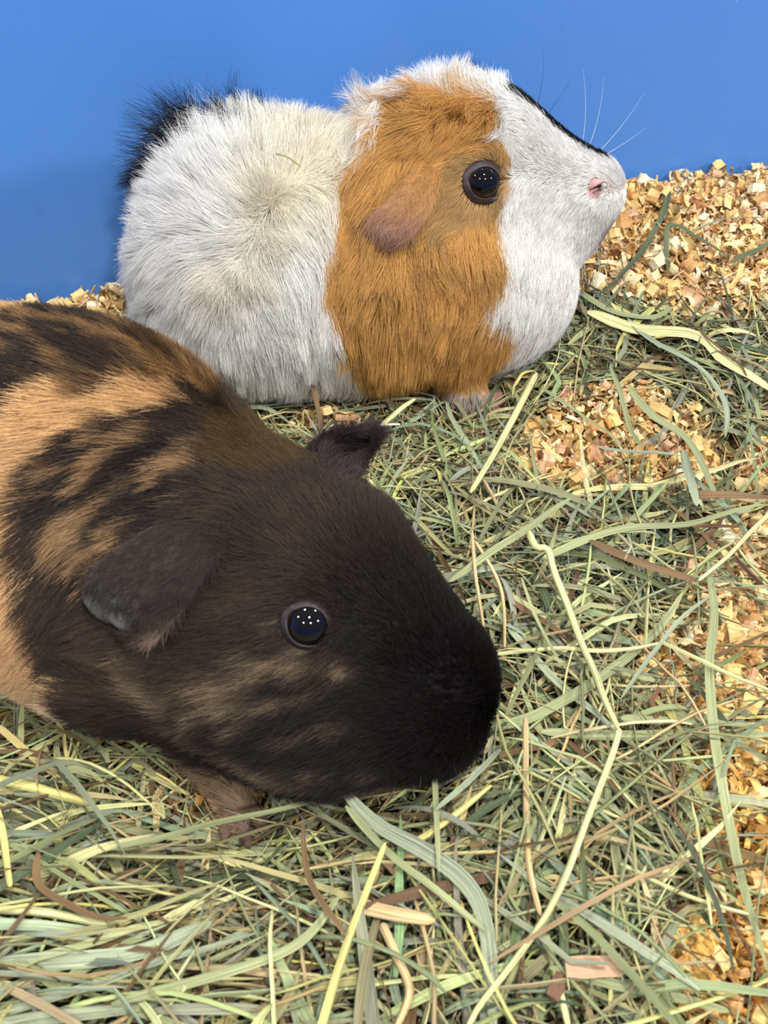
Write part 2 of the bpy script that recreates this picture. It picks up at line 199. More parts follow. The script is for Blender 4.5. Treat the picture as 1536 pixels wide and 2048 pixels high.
HAY_TRACED = [('pale', 0.0022, [[0.0515, 0.2795, 0.03], [0.0536, 0.2728, 0.03], [0.0579, 0.2716, 0.03], [0.0592, 0.2595, 0.03], [0.0626, 0.2387, 0.03], [0.0678, 0.2214, 0.03], [0.07, 0.2079, 0.03], [0.0725, 0.1977, 0.03]], 'pale straw-yellow hay stalk running down to a sharp kink, right of the dark nose'), ('pale', 0.0018, [[0.0725, 0.1977, 0.03], [0.0695, 0.1897, 0.03], [0.0577, 0.1648, 0.03], [0.0468, 0.1422, 0.03], [0.0345, 0.1256, 0.03], [0.0246, 0.1139, 0.03], [0.0204, 0.1065, 0.03]], 'long pale yellow hay stalk slanting from the kink down to the bottom edge'), ('tan', 0.0018, [[0.0438, 0.2031, 0.026], [0.0422, 0.1801, 0.026], [0.0413, 0.1622, 0.026], [0.0414, 0.1514, 0.026], [0.0425, 0.139, 0.026]], 'straight tan hay stalk below the dark nose, left of the kinked stalk'), ('pale', 0.0019, [[0.0437, 0.135, 0.024], [0.0455, 0.1241, 0.024], [0.0473, 0.1099, 0.024]], 'short pale yellow stalk leaving the bottom edge beside a brown wood chip'), ('green', 0.0026, [[0.1156, 0.2718, 0.024], [0.1137, 0.2534, 0.024], [0.1101, 0.2382, 0.024], [0.1056, 0.2238, 0.024], [0.1028, 0.1971, 0.024], [0.1022, 0.183, 0.024], [0.1011, 0.1633, 0.024], [0.101, 0.1465, 0.024], [0.1025, 0.1254, 0.024]], 'long striped green hay blade running down the shavings along the right edge'), ('pale', 0.0012, [[0.0918, 0.233, 0.028], [0.1028, 0.2258, 0.028], [0.1127, 0.2189, 0.028], [0.1251, 0.2102, 0.028]], 'thin straight pale stalk crossing the shavings at the right edge below the midline'), ('greygreen', 0.0015, [[0.1103, 0.2509, 0.027], [0.0994, 0.2422, 0.027], [0.0909, 0.2317, 0.027], [0.0817, 0.2196, 0.027], [0.0747, 0.2099, 0.027]], 'narrow grey-green blade slanting down left to the kinked stalk'), ('green', 0.0027, [[0.0565, 0.273, 0.024], [0.0708, 0.2814, 0.024], [0.086, 0.2864, 0.024], [0.1161, 0.2914, 0.024], [0.1416, 0.2986, 0.024]], 'long green blade lying nearly level across the hay at mid height on the right'), ('pale', 0.0016, [[0.1424, 0.2931, 0.027], [0.1318, 0.2823, 0.027], [0.1201, 0.2691, 0.027], [0.1084, 0.2587, 0.027]], 'pale stalk slanting down from the right edge under the level green blade'), ('pale', 0.0042, [[0.0898, 0.4186, 0.02], [0.1108, 0.4095, 0.02], [0.134, 0.4041, 0.02], [0.1461, 0.3884, 0.02], [0.1642, 0.3654, 0.02]], 'thick pale yellow-green stalk lying from the white chest out to the right edge'), ('green', 0.0028, [[0.0814, 0.4424, 0.018], [0.0971, 0.4213, 0.018], [0.1187, 0.4158, 0.018], [0.1286, 0.4213, 0.018]], 'green blade starting just under the white chin and lying on the shavings'), ('greygreen', 0.0031, [[0.1081, 0.4159, 0.022], [0.1233, 0.3945, 0.022], [0.1347, 0.3759, 0.022], [0.1399, 0.3583, 0.022], [0.1354, 0.3386, 0.022]], 'curved grey-green blade arching down below the thick pale stalk'), ('darkgreen', 0.0028, [[0.1376, 0.5013, 0.024], [0.1326, 0.4811, 0.024], [0.121, 0.4578, 0.024], [0.1076, 0.4378, 0.024], [0.0972, 0.4281, 0.024]], 'dark green curled blade lying on the shavings in front of the white muzzle'), ('darkgreen', 0.0022, [[0.1294, 0.4408, 0.026], [0.1312, 0.4652, 0.026], [0.1365, 0.4685, 0.026], [0.1473, 0.4569, 0.026], [0.1569, 0.4467, 0.026]], 'hooked dark green blade on the shavings, right of the curled one'), ('green', 0.0018, [[0.1413, 0.4642, 0.028], [0.1594, 0.4727, 0.028], [0.1862, 0.4757, 0.028]], 'thin green blade lying across the upper shavings to the right edge'), ('darkgreen', 0.002, [[0.1576, 0.4447, 0.026], [0.1697, 0.4528, 0.026], [0.1837, 0.4631, 0.026]], 'short dark green blade at the right edge on the upper shavings'), ('pale', 0.0026, [[0.0633, 0.3722, 0.028], [0.0546, 0.3513, 0.028], [0.0487, 0.3375, 0.028], [0.0405, 0.3192, 0.028], [0.0321, 0.3017, 0.028]], "pale green blade rising like a spear right of the white guinea pig's feet"), ('green', 0.0018, [[0.0642, 0.3648, 0.024], [0.0769, 0.3498, 0.024], [0.089, 0.3349, 0.024], [0.0915, 0.3277, 0.024]], 'short green blade slanting over the middle patch of shavings'), ('green', 0.0016, [[0.0942, 0.3774, 0.028], [0.0951, 0.3544, 0.028], [0.0964, 0.3363, 0.028], [0.0992, 0.3262, 0.028]], 'thin green blade pointing up over the middle shavings patch'), ('green', 0.0029, [[0.1008, 0.3686, 0.024], [0.1091, 0.3498, 0.024], [0.119, 0.3378, 0.024], [0.1236, 0.3207, 0.024], [0.1256, 0.3017, 0.024]], 'bent green blade falling down the right of the middle shavings patch'), ('greygreen', 0.0026, [[0.0829, 0.3288, 0.027], [0.0988, 0.3251, 0.027], [0.1142, 0.3225, 0.027]], 'flat blue-green blade lying level across the middle shavings patch'), ('greygreen', 0.0027, [[0.116, 0.3277, 0.024], [0.1159, 0.3151, 0.024], [0.1167, 0.2991, 0.024]], 'blue-green blade hanging down from the level one'), ('pale', 0.0019, [[-0.0092, 0.3415, 0.018], [0.0004, 0.352, 0.018], [0.0076, 0.3614, 0.018], [0.0129, 0.3668, 0.018]], 'pale split stalk just under the white belly, by the dark far ear'), ('white', 0.0012, [[-0.0112, 0.3417, 0.02], [-0.0036, 0.3467, 0.02], [0.0065, 0.3483, 0.02]], 'thin whitish stalk beside the dark far ear'), ('yellow', 0.0027, [[-0.1182, 0.1818, 0.026], [-0.1055, 0.1788, 0.026], [-0.096, 0.1756, 0.026], [-0.0871, 0.1729, 0.026]], 'thick yellow stalk end at the left edge below the tan flank'), ('yellow', 0.0021, [[-0.1144, 0.1756, 0.028], [-0.1104, 0.1659, 0.028], [-0.1068, 0.155, 0.028], [-0.1038, 0.1468, 0.028]], 'thick yellow stalk running down the left edge of the hay'), ('green', 0.0022, [[-0.1138, 0.1614, 0.024], [-0.0891, 0.1604, 0.024], [-0.0678, 0.1629, 0.024], [-0.0495, 0.168, 0.024], [-0.0308, 0.1729, 0.024], [-0.0117, 0.1788, 0.024]], "very long green blade crossing level over the dark guinea pig's paw"), ('greygreen', 0.0039, [[-0.0131, 0.1793, 0.026], [-0.0012, 0.1669, 0.026], [0.0117, 0.1575, 0.026], [0.024, 0.147, 0.026], [0.0282, 0.1369, 0.026], [0.0287, 0.1233, 0.026], [0.0283, 0.1079, 0.026]], 'broad grey-green leaf blade bending down below the dark chin'), ('green', 0.0019, [[-0.0114, 0.1721, 0.027], [0.0, 0.1601, 0.027], [0.0142, 0.1465, 0.027], [0.0276, 0.1348, 0.027]], 'green blade lying alongside the broad grey-green leaf'), ('green', 0.0015, [[0.0437, 0.195, 0.023], [0.0577, 0.1819, 0.023], [0.0774, 0.1638, 0.023], [0.0921, 0.1499, 0.023], [0.1023, 0.1418, 0.023]], 'long thin green blade slanting down right across the lower hay'), ('greygreen', 0.0038, [[-0.1054, 0.127, 0.025], [-0.0828, 0.128, 0.025], [-0.0645, 0.1311, 0.025], [-0.0476, 0.1374, 0.025]], 'broad blue-grey leaf lying level at the lower left edge'), ('pale', 0.0021, [[-0.1089, 0.1429, 0.026], [-0.0975, 0.1412, 0.026], [-0.0846, 0.1386, 0.026], [-0.0756, 0.1376, 0.026]], 'pale stalk at the left edge above the broad blue-grey leaf'), ('brown', 0.0019, [[-0.0978, 0.1575, 0.029], [-0.096, 0.1477, 0.029], [-0.0873, 0.1415, 0.029], [-0.0777, 0.1372, 0.029], [-0.0695, 0.1367, 0.029]], 'reddish brown dry leaf strip bending over the lower left hay'), ('brown', 0.0016, [[-0.0231, 0.1669, 0.029], [-0.0207, 0.1514, 0.029], [-0.0161, 0.1412, 0.029], [-0.0102, 0.1321, 0.029]], 'twisted brown leaf strip below the dark chin'), ('tan', 0.0038, [[-0.0087, 0.1429, 0.026], [0.0016, 0.1397, 0.026], [0.014, 0.138, 0.026]], 'short thick tan woody stem piece in the lower middle'), ('greygreen', 0.0025, [[-0.1022, 0.1124, 0.024], [-0.0814, 0.1194, 0.024], [-0.0563, 0.1288, 0.024], [-0.034, 0.1364, 0.024]], 'grey-green blade slanting up across the lower left corner'), ('green', 0.0023, [[-0.0709, 0.1144, 0.027], [-0.042, 0.1235, 0.027], [-0.0226, 0.1323, 0.027], [-0.0122, 0.145, 0.027]], 'striped green blade curving up in the lower middle left'), ('tan', 0.0022, [[-0.0008, 0.1365, 0.027], [0.0029, 0.1282, 0.027], [0.0065, 0.1183, 0.027], [0.0022, 0.1076, 0.027]], 'splayed tan stalk at the bottom edge in the middle'), ('yellow', 0.0021, [[-0.0163, 0.1084, 0.028], [-0.0128, 0.1211, 0.028], [-0.0072, 0.1388, 0.028], [0.0, 0.1596, 0.028]], 'yellow-green stalk rising from the bottom edge below the dark chin'), ('green', 0.0022, [[0.0434, 0.1246, 0.026], [0.0633, 0.12, 0.026], [0.0798, 0.1167, 0.026], [0.0897, 0.1142, 0.026]], 'green blade lying level on shavings near the bottom right corner'), ('pale', 0.0012, [[0.0667, 0.154, 0.027], [0.081, 0.1472, 0.027], [0.1003, 0.14, 0.027]], 'thin pale stalk lying toward the lower right corner'), ('pale', 0.0014, [[0.0357, 0.2287, 0.025], [0.0565, 0.2311, 0.025], [0.0712, 0.2301, 0.025], [0.0935, 0.2353, 0.025]], 'thin pale stalk running level from the dark nose to the shavings'), ('tan', 0.0012, [[0.0317, 0.2817, 0.029], [0.0319, 0.2536, 0.029], [0.0334, 0.2312, 0.029]], 'thin tan stalk standing up just above the dark muzzle'), ('tan', 0.0012, [[0.0325, 0.2778, 0.028], [0.0404, 0.2567, 0.028], [0.0401, 0.2309, 0.028]], 'thin bent tan stalk right of the one above the dark muzzle'), ('green', 0.0011, [[0.0477, 0.2595, 0.03], [0.0498, 0.2441, 0.03], [0.0542, 0.2294, 0.03], [0.0567, 0.2223, 0.03]], 'thin green blade pointing up right of the two thin tan stalks'), ('green', 0.0027, [[0.0255, 0.2023, 0.023], [0.0463, 0.207, 0.023], [0.0669, 0.2195, 0.023], [0.0913, 0.24, 0.023], [0.1038, 0.2576, 0.023]], 'long green blade rising diagonally from the dark nose under the kinked stalk'), ('green', 0.0032, [[0.0492, 0.2018, 0.021], [0.0742, 0.2009, 0.021], [0.0997, 0.2023, 0.021], [0.1247, 0.2012, 0.021]], 'broad green blade lying level at the height of the kink'), ('green', 0.0034, [[0.0748, 0.2058, 0.022], [0.0924, 0.2065, 0.022], [0.1188, 0.2043, 0.022]], 'second broad green blade lying level just above the first'), ('brown', 0.0025, [[0.0744, 0.2814, 0.024], [0.0875, 0.2718, 0.024], [0.1005, 0.2647, 0.024], [0.1084, 0.2601, 0.024]], 'dark brown bark-like strip in the hay above the right shavings'), ('brown', 0.0032, [[0.1151, 0.3057, 0.024], [0.128, 0.3044, 0.024], [0.1461, 0.3017, 0.024]], 'brown strip at the right edge over the level green blade'), ('brown', 0.002, [[-0.0332, 0.3825, 0.018], [-0.0307, 0.3726, 0.018], [-0.0275, 0.3567, 0.018], [-0.0247, 0.3415, 0.018]], 'brown twig sticking up in front of the white belly behind the dark head'), ('green', 0.0022, [[0.0228, 0.259, 0.028], [0.0393, 0.2729, 0.028], [0.0566, 0.2876, 0.028], [0.0686, 0.2978, 0.028]], 'green blade rising right of the dark forehead'), ('pale', 0.0018, [[-0.0062, 0.307, 0.028], [-0.0015, 0.2978, 0.028], [0.0057, 0.2778, 0.028], [0.0126, 0.2682, 0.028]], 'pale stalk falling just right of the dark far ear'), ('green', 0.0015, [[0.0153, 0.1854, 0.03], [0.0155, 0.1695, 0.03], [0.0156, 0.1509, 0.03]], 'thin green stalk hanging down just under the dark mouth'), ('yellow', 0.0017, [[0.0082, 0.1606, 0.026], [0.0193, 0.1686, 0.026], [0.0316, 0.1793, 0.026]], 'yellow-green stalk rising under the dark mouth'), ('greygreen', 0.0015, [[0.0351, 0.1897, 0.03], [0.0255, 0.1794, 0.03], [0.0148, 0.1695, 0.03]], 'greyish blade curving down left under the dark nose')]
SHAVING_ZONE = {'upper': [[0.0917, 0.585], [0.2637, 0.6076], [0.2109, 0.42], [0.1661, 0.4219], [0.121, 0.4238], [0.0792, 0.4371]], 'middle': [[0.0523, 0.3572], [0.0783, 0.3864], [0.1147, 0.3847], [0.1308, 0.3667], [0.1359, 0.3304], [0.0961, 0.3177], [0.0596, 0.3247]], 'right': [[0.128, 0.3109], [0.1552, 0.3541], [0.1907, 0.348], [0.1558, 0.2243], [0.0998, 0.2105], [0.0781, 0.2183], [0.0736, 0.2346], [0.0934, 0.2633]], 'corner': [[0.0894, 0.1974], [0.1198, 0.2125], [0.1525, 0.2125], [0.1199, 0.0967], [0.062, 0.0967], [0.0802, 0.1432], [0.0928, 0.1569]], 'belly': [[-0.0358, 0.3764], [-0.0017, 0.3732], [-0.0078, 0.3541], [-0.0348, 0.3572]]}
PALE_EAR = [[[0.0184, 0.4088, 0.1025], [0.0191, 0.4077, 0.1031], [0.0197, 0.4071, 0.1032], [0.0203, 0.4073, 0.1025], [0.0207, 0.4081, 0.1013]], [[0.0125, 0.4029, 0.1033], [0.0148, 0.4013, 0.1033], [0.0171, 0.4003, 0.1026], [0.0193, 0.4002, 0.1013], [0.0214, 0.4008, 0.0995]], [[0.0071, 0.3956, 0.1005], [0.0102, 0.3937, 0.1], [0.0133, 0.3926, 0.0989], [0.0164, 0.3924, 0.0972], [0.0193, 0.3929, 0.095]], [[0.0, 0.3884, 0.0957], [0.0039, 0.3867, 0.0954], [0.0079, 0.3857, 0.0947], [0.012, 0.3858, 0.0932], [0.0158, 0.3867, 0.0913]], [[-0.0052, 0.3852, 0.0929], [-0.0011, 0.3835, 0.0925], [0.0032, 0.3824, 0.0916], [0.0076, 0.3824, 0.0901], [0.012, 0.3832, 0.0882]], [[-0.0058, 0.383, 0.0897], [-0.0025, 0.3815, 0.0894], [0.0008, 0.3806, 0.0887], [0.0041, 0.3806, 0.0873], [0.0075, 0.3812, 0.0855]], [[-0.0028, 0.3825, 0.0854], [-0.0011, 0.3813, 0.0857], [0.0004, 0.3806, 0.0855], [0.0019, 0.3809, 0.0847], [0.0034, 0.3817, 0.0834]]]
DARK_EAR = [[[-0.054, 0.2383, 0.0858], [-0.0515, 0.2358, 0.0869], [-0.0489, 0.2335, 0.0871], [-0.0462, 0.2312, 0.0865], [-0.0435, 0.2293, 0.085]], [[-0.0634, 0.2311, 0.0868], [-0.0591, 0.2277, 0.0879], [-0.0547, 0.2249, 0.088], [-0.0503, 0.2225, 0.087], [-0.0457, 0.2203, 0.0855]], [[-0.0733, 0.2229, 0.0865], [-0.0678, 0.2193, 0.0872], [-0.0621, 0.2161, 0.0871], [-0.0562, 0.2134, 0.0859], [-0.0507, 0.2114, 0.0841]], [[-0.0815, 0.2162, 0.0841], [-0.0752, 0.2123, 0.0843], [-0.0688, 0.2087, 0.0837], [-0.0621, 0.2059, 0.0821], [-0.0557, 0.204, 0.0801]], [[-0.0853, 0.211, 0.0798], [-0.0793, 0.2073, 0.0798], [-0.0732, 0.2041, 0.0789], [-0.067, 0.2017, 0.077], [-0.061, 0.2001, 0.0749]], [[-0.0826, 0.2068, 0.0763], [-0.0784, 0.2039, 0.0763], [-0.0742, 0.2016, 0.0755], [-0.07, 0.2, 0.0738], [-0.0659, 0.1993, 0.0719]], [[-0.0774, 0.2042, 0.0735], [-0.0758, 0.2025, 0.0739], [-0.0741, 0.2013, 0.0737], [-0.0722, 0.2009, 0.0728], [-0.0704, 0.2011, 0.0714]]]
DARK_FAR_EAR = [[[-0.0282, 0.2709, 0.0724], [-0.0229, 0.2625, 0.0781], [-0.0183, 0.2557, 0.0815], [-0.0145, 0.25, 0.0826], [-0.0111, 0.2455, 0.0818]], [[-0.0205, 0.273, 0.0805], [-0.0167, 0.269, 0.0821], [-0.0134, 0.2681, 0.0796], [-0.0104, 0.2629, 0.0801], [-0.0079, 0.26, 0.0775]], [[-0.011, 0.2691, 0.0879], [-0.0087, 0.2666, 0.0887], [-0.0068, 0.2705, 0.0826], [-0.0053, 0.2665, 0.0826], [-0.0042, 0.2623, 0.082]], [[-0.0058, 0.2692, 0.0861], [-0.0044, 0.2685, 0.0869], [-0.0034, 0.2674, 0.0871], [-0.0028, 0.2657, 0.0867], [-0.0026, 0.2636, 0.0857]]]
# ---------------------------------------------------------------- helpers
def tag(o, label=None, cat=None, group=None, kind=None):
    if label: o['label'] = label
    if cat: o['category'] = cat
    if group: o['group'] = group
    if kind: o['kind'] = kind
    return o

def np_mesh(name, verts, faces, mat, tint=None, uv=None, parent=None, smooth=True):
    """one mesh object from numpy arrays; faces all have the same corner count"""
    me = bpy.data.meshes.new(name)
    n, k = faces.shape
    me.vertices.add(len(verts)); me.vertices.foreach_set('co', np.ascontiguousarray(verts, np.float32).ravel())
    me.loops.add(n * k); me.loops.foreach_set('vertex_index', np.ascontiguousarray(faces, np.int32).ravel())
    me.polygons.add(n)
    me.polygons.foreach_set('loop_start', np.arange(0, n * k, k, dtype=np.int32))
    me.polygons.foreach_set('loop_total', np.full(n, k, np.int32))
    me.update(calc_edges=True)
    me.polygons.foreach_set('use_smooth', np.full(n, smooth))
    if tint is not None:
        a = me.attributes.new('tint', 'FLOAT_COLOR', 'POINT')
        a.data.foreach_set('color', np.concatenate([tint, np.ones((len(tint), 1))], 1).astype(np.float32).ravel())
    if uv is not None:
        l = me.uv_layers.new(name='UVMap')
        l.data.foreach_set('uv', uv[faces.ravel()].astype(np.float32).ravel())
    me.materials.append(mat)
    o = bpy.data.objects.new(name, me)
    C.objects.link(o)
    if parent: o.parent = parent
    return o

def material(name, color=None, rough=.5, attr=None, spec=.5, bump=None, coat=0, sss=0):
    m = bpy.data.materials.new(name); m.use_nodes = True
    nt = m.node_tree; b = nt.nodes['Principled BSDF']
    b.inputs['Roughness'].default_value = rough
    b.inputs['Specular IOR Level'].default_value = spec
    b.inputs['Coat Weight'].default_value = coat
    if sss:
        b.inputs['Subsurface Weight'].default_value = sss
        b.inputs['Subsurface Radius'].default_value = (.004, .0015, .001)
        b.inputs['Subsurface Scale'].default_value = 1
    if color: b.inputs['Base Color'].default_value = (*color, 1)
    if attr:
        a = nt.nodes.new('ShaderNodeAttribute'); a.attribute_name = attr
        nt.links.new(a.outputs['Color'], b.inputs['Base Color'])
    if bump:
        t = nt.nodes.new('ShaderNodeTexNoise'); t.inputs['Scale'].default_value = bump[0]; t.inputs['Detail'].default_value = 4
        co = nt.nodes.new('ShaderNodeTexCoord'); nt.links.new(co.outputs['Object'], t.inputs['Vector'])
        u = nt.nodes.new('ShaderNodeBump'); u.inputs['Strength'].default_value = bump[1]; u.inputs['Distance'].default_value = bump[2]
        nt.links.new(t.outputs['Fac'], u.inputs['Height']); nt.links.new(u.outputs['Normal'], b.inputs['Normal'])
    return m

def streaked(name, sx, sy, lo, hi, rough, attr='tint', extra=None):
    """per-piece tint times long fibres running down the piece"""
    m = material(name, rough=rough, spec=.35)
    nt = m.node_tree; N = nt.nodes.new; L = nt.links.new
    b = nt.nodes['Principled BSDF']
    a = N('ShaderNodeAttribute'); a.attribute_name = attr
    uv = N('ShaderNodeUVMap'); mp = N('ShaderNodeMapping'); mp.inputs['Scale'].default_value = (sx, sy, 1)
    t = N('ShaderNodeTexNoise'); t.inputs['Scale'].default_value = 1; t.inputs['Detail'].default_value = 3
    r = N('ShaderNodeMapRange'); r.inputs['From Min'].default_value = .3; r.inputs['From Max'].default_value = .7
    r.inputs['To Min'].default_value = lo; r.inputs['To Max'].default_value = hi
    mx = N('ShaderNodeMix'); mx.data_type = 'RGBA'; mx.blend_type = 'MULTIPLY'; mx.inputs['Factor'].default_value = 1
    cb = N('ShaderNodeCombineColor')
    L(uv.outputs[0], mp.inputs[0]); L(mp.outputs[0], t.inputs['Vector']); L(t.outputs['Fac'], r.inputs['Value'])
    for i in range(3): L(r.outputs[0], cb.inputs[i])
    L(a.outputs['Color'], mx.inputs['A']); L(cb.outputs[0], mx.inputs['B']); L(mx.outputs['Result'], b.inputs['Base Color'])
    u = N('ShaderNodeBump'); u.inputs['Strength'].default_value = .5; u.inputs['Distance'].default_value = .0004
    L(t.outputs['Fac'], u.inputs['Height']); L(u.outputs['Normal'], b.inputs['Normal'])
    return m

def fur_material(name, trans):
    m = bpy.data.materials.new(name); m.use_nodes = True
    nt = m.node_tree; N = nt.nodes.new; L = nt.links.new
    b = nt.nodes['Principled BSDF']; b.inputs['Roughness'].default_value = .5; b.inputs['Specular IOR Level'].default_value = .25
    a = N('ShaderNodeAttribute'); a.attribute_name = 'fur_color'
    L(a.outputs['Color'], b.inputs['Base Color'])
    if trans:
        t = N('ShaderNodeBsdfTranslucent'); L(a.outputs['Color'], t.inputs['Color'])
        mx = N('ShaderNodeMixShader'); mx.inputs[0].default_value = trans
        L(b.outputs[0], mx.inputs[1]); L(t.outputs[0], mx.inputs[2]); L(mx.outputs[0], nt.nodes['Material Output'].inputs[0])
    return m

def hair_object(name, P, rad, col, mat, parent, kind='stuff'):
    """P (n, k, 3) strand points, rad (n, k), col (n, 3)"""
    n, k, _ = P.shape
    c = bpy.data.hair_curves.new(name)
    c.add_curves([k] * n)
    c.position_data.foreach_set('vector', P.astype(np.float32).ravel())
    ra = c.attributes.get('radius') or c.attributes.new('radius', 'FLOAT', 'POINT')
    ra.data.foreach_set('value', rad.astype(np.float32).ravel())
    a = c.attributes.new('fur_color', 'FLOAT_COLOR', 'CURVE')
    a.data.foreach_set('color', np.concatenate([col, np.ones((n, 1))], 1).astype(np.float32).ravel())
    c.materials.append(mat)
    o = bpy.data.objects.new(name, c); C.objects.link(o); o.parent = parent
    if kind: o['kind'] = kind
    return o

# smooth value noise, the same for every run
_NG = np.random.default_rng(3).random((32, 32, 32))
def noise3(P, f):
    q = P * f; i = np.floor(q).astype(int); t = q - i; t = t * t * (3 - 2 * t)
    r = 0
    for dx in (0, 1):
        for dy in (0, 1):
            for dz in (0, 1):
                w_ = (t[:, 0] if dx else 1 - t[:, 0]) * (t[:, 1] if dy else 1 - t[:, 1]) * (t[:, 2] if dz else 1 - t[:, 2])
                r = r + w_ * _NG[(i[:, 0] + dx) % 32, (i[:, 1] + dy) % 32, (i[:, 2] + dz) % 32]
    return r

def inside(px, py, poly):
    r = np.zeros(len(px), bool)
    n = len(poly)
    for i in range(n):
        (x0, y0), (x1, y1) = poly[i][:2], poly[(i + 1) % n][:2]
        m = (y0 > py) != (y1 > py)
        with np.errstate(all='ignore'):
            r ^= m & (px < (x1 - x0) * (py - y0) / (y1 - y0 + 1e-12) + x0)
    return r

def smooth01(x, a, b):
    t = np.clip((x - a) / (b - a), 0, 1)
    return t * t * (3 - 2 * t)
# ---------------------------------------------------------------- setting: blue tub wall and bedding floor
WALL_A, WALL_S = .494, .2235                       # wall foot: y = A + S * x
def wall_y(x): return WALL_A + WALL_S * x

def terrain(x, y):
    P = np.stack([x, y, np.zeros_like(x)], 1)
    m = .026 * smooth01(x, .03, .11) * smooth01(y, .34, .50)
    m = m + .007 * smooth01(y, .33, .10)
    m = m + .006 * smooth01(np.hypot(x + .128, y - .455), .030, .005)
    dip = smooth01(np.hypot(x + .045, y - .18), .05, .02)
    return .001 + m * (1 - dip) + .006 * (noise3(P, 28) - .4) + .003 * (noise3(P, 75) - .5)

m = material('blue_plastic', rough=.33, spec=.45)
nt = m.node_tree; N = nt.nodes.new; L = nt.links.new
b = nt.nodes['Principled BSDF']
co = N('ShaderNodeTexCoord'); t = N('ShaderNodeTexNoise'); t.inputs['Scale'].default_value = 6; t.inputs['Detail'].default_value = 5
r = N('ShaderNodeValToRGB'); r.color_ramp.elements[0].position = .3; r.color_ramp.elements[1].position = .75
r.color_ramp.elements[0].color = (.080, .245, .660, 1); r.color_ramp.elements[1].color = (.092, .270, .710, 1)
L(co.outputs['Object'], t.inputs['Vector']); L(t.outputs['Fac'], r.inputs[0])
# faint smudges and hairline scratches
t2 = N('ShaderNodeTexNoise'); t2.inputs['Scale'].default_value = 45; t2.inputs['Detail'].default_value = 8; t2.inputs['Roughness'].default_value = .7
r2 = N('ShaderNodeMapRange'); r2.inputs['From Min'].default_value = .64; r2.inputs['From Max'].default_value = .74; r2.inputs['To Max'].default_value = .35
mx = N('ShaderNodeMix'); mx.data_type = 'RGBA'; mx.inputs['B'].default_value = (.055, .12, .30, 1)
L(co.outputs['Object'], t2.inputs['Vector']); L(t2.outputs['Fac'], r2.inputs['Value']); L(r2.outputs[0], mx.inputs['Factor'])
L(r.outputs[0], mx.inputs['A']); L(mx.outputs['Result'], b.inputs['Base Color'])
t3 = N('ShaderNodeTexNoise'); t3.inputs['Scale'].default_value = 160; t3.inputs['Detail'].default_value = 6
bp = N('ShaderNodeBump'); bp.inputs['Strength'].default_value = .08; bp.inputs['Distance'].default_value = .0006
L(co.outputs['Object'], t3.inputs['Vector']); L(t3.outputs['Fac'], bp.inputs['Height']); L(bp.outputs['Normal'], b.inputs['Normal'])
MAT_WALL = m

nx, nz = 60, 30                                     # slightly bowed tub wall, with thickness
X = np.linspace(-.75, .85, nx); Z = np.linspace(-.03, .36, nz)
vs = []
for side in (0, 1):
    for z in Z:
        for x in X:
            vs.append((x, wall_y(x) + .02 * z + side * .006, z))
vs = np.array(vs); fs = []
idx = lambda s, j, i: s * nx * nz + j * nx + i
for j in range(nz - 1):
    for i in range(nx - 1):
        fs.append((idx(0, j, i), idx(0, j, i + 1), idx(0, j + 1, i + 1), idx(0, j + 1, i)))
        fs.append((idx(1, j, i), idx(1, j + 1, i), idx(1, j + 1, i + 1), idx(1, j, i + 1)))
for i in range(nx - 1):
    fs.append((idx(0, nz - 1, i), idx(0, nz - 1, i + 1), idx(1, nz - 1, i + 1), idx(1, nz - 1, i)))
wall = np_mesh('wall_back', vs, np.array(fs), MAT_WALL)
tag(wall, 'bright blue plastic tub wall behind both guinea pigs', kind='structure')
# hairline scratches near the top left, raised burrs on the plastic
scr = material('scratch', (.32, .48, .82), .4)
def scratch(p, q, r_):
    a = np.array([p[0], wall_y(p[0]) + .02 * p[1] - .0001, p[1]]); b_ = np.array([q[0], wall_y(q[0]) + .02 * q[1] - .0001, q[1]])
    d = nrm(b_ - a); s = np.cross(d, [0, -1, 0]) * r_; n_ = np.array([0, -r_, 0])
    V = np.array([a + s, a + n_, a - s, b_ + s, b_ + n_, b_ - s])
    F = np.array([(0, 1, 4, 3), (1, 2, 5, 4)])
    np_mesh('scratch', V, F, scr, parent=wall)
scratch((-.197, .137), (-.190, .142), .00010); scratch((.1605, .114), (.170, .122), .00010)

# the other three sides of the tub, outside the frame
def tub_side(name, a, b_, txt):
    a, b_ = np.array(a), np.array(b_)
    d = nrm(b_ - a); o_ = np.array([-d[1], d[0]]) * .006
    V = np.array([(*(p + q), z) for z in (-.03, .36) for p, q in ((a, 0 * o_), (b_, 0 * o_), (b_, o_), (a, o_))])
    F = np.array([(0, 1, 2, 3), (4, 5, 6, 7), (0, 1, 5, 4), (1, 2, 6, 5), (2, 3, 7, 6), (3, 0, 4, 7)])
    tag(np_mesh(name, V, F, MAT_WALL, smooth=False), txt, kind='structure')
tub_side('wall_left', (-.62, -.30), (-.62, wall_y(-.62)), 'blue plastic tub side out of the picture at the left')
tub_side('wall_right', (.72, wall_y(.72)), (.72, -.30), 'blue plastic tub side out of the picture at the right')
tub_side('wall_front', (.72, -.30), (-.62, -.30), 'blue plastic tub side behind the viewer')

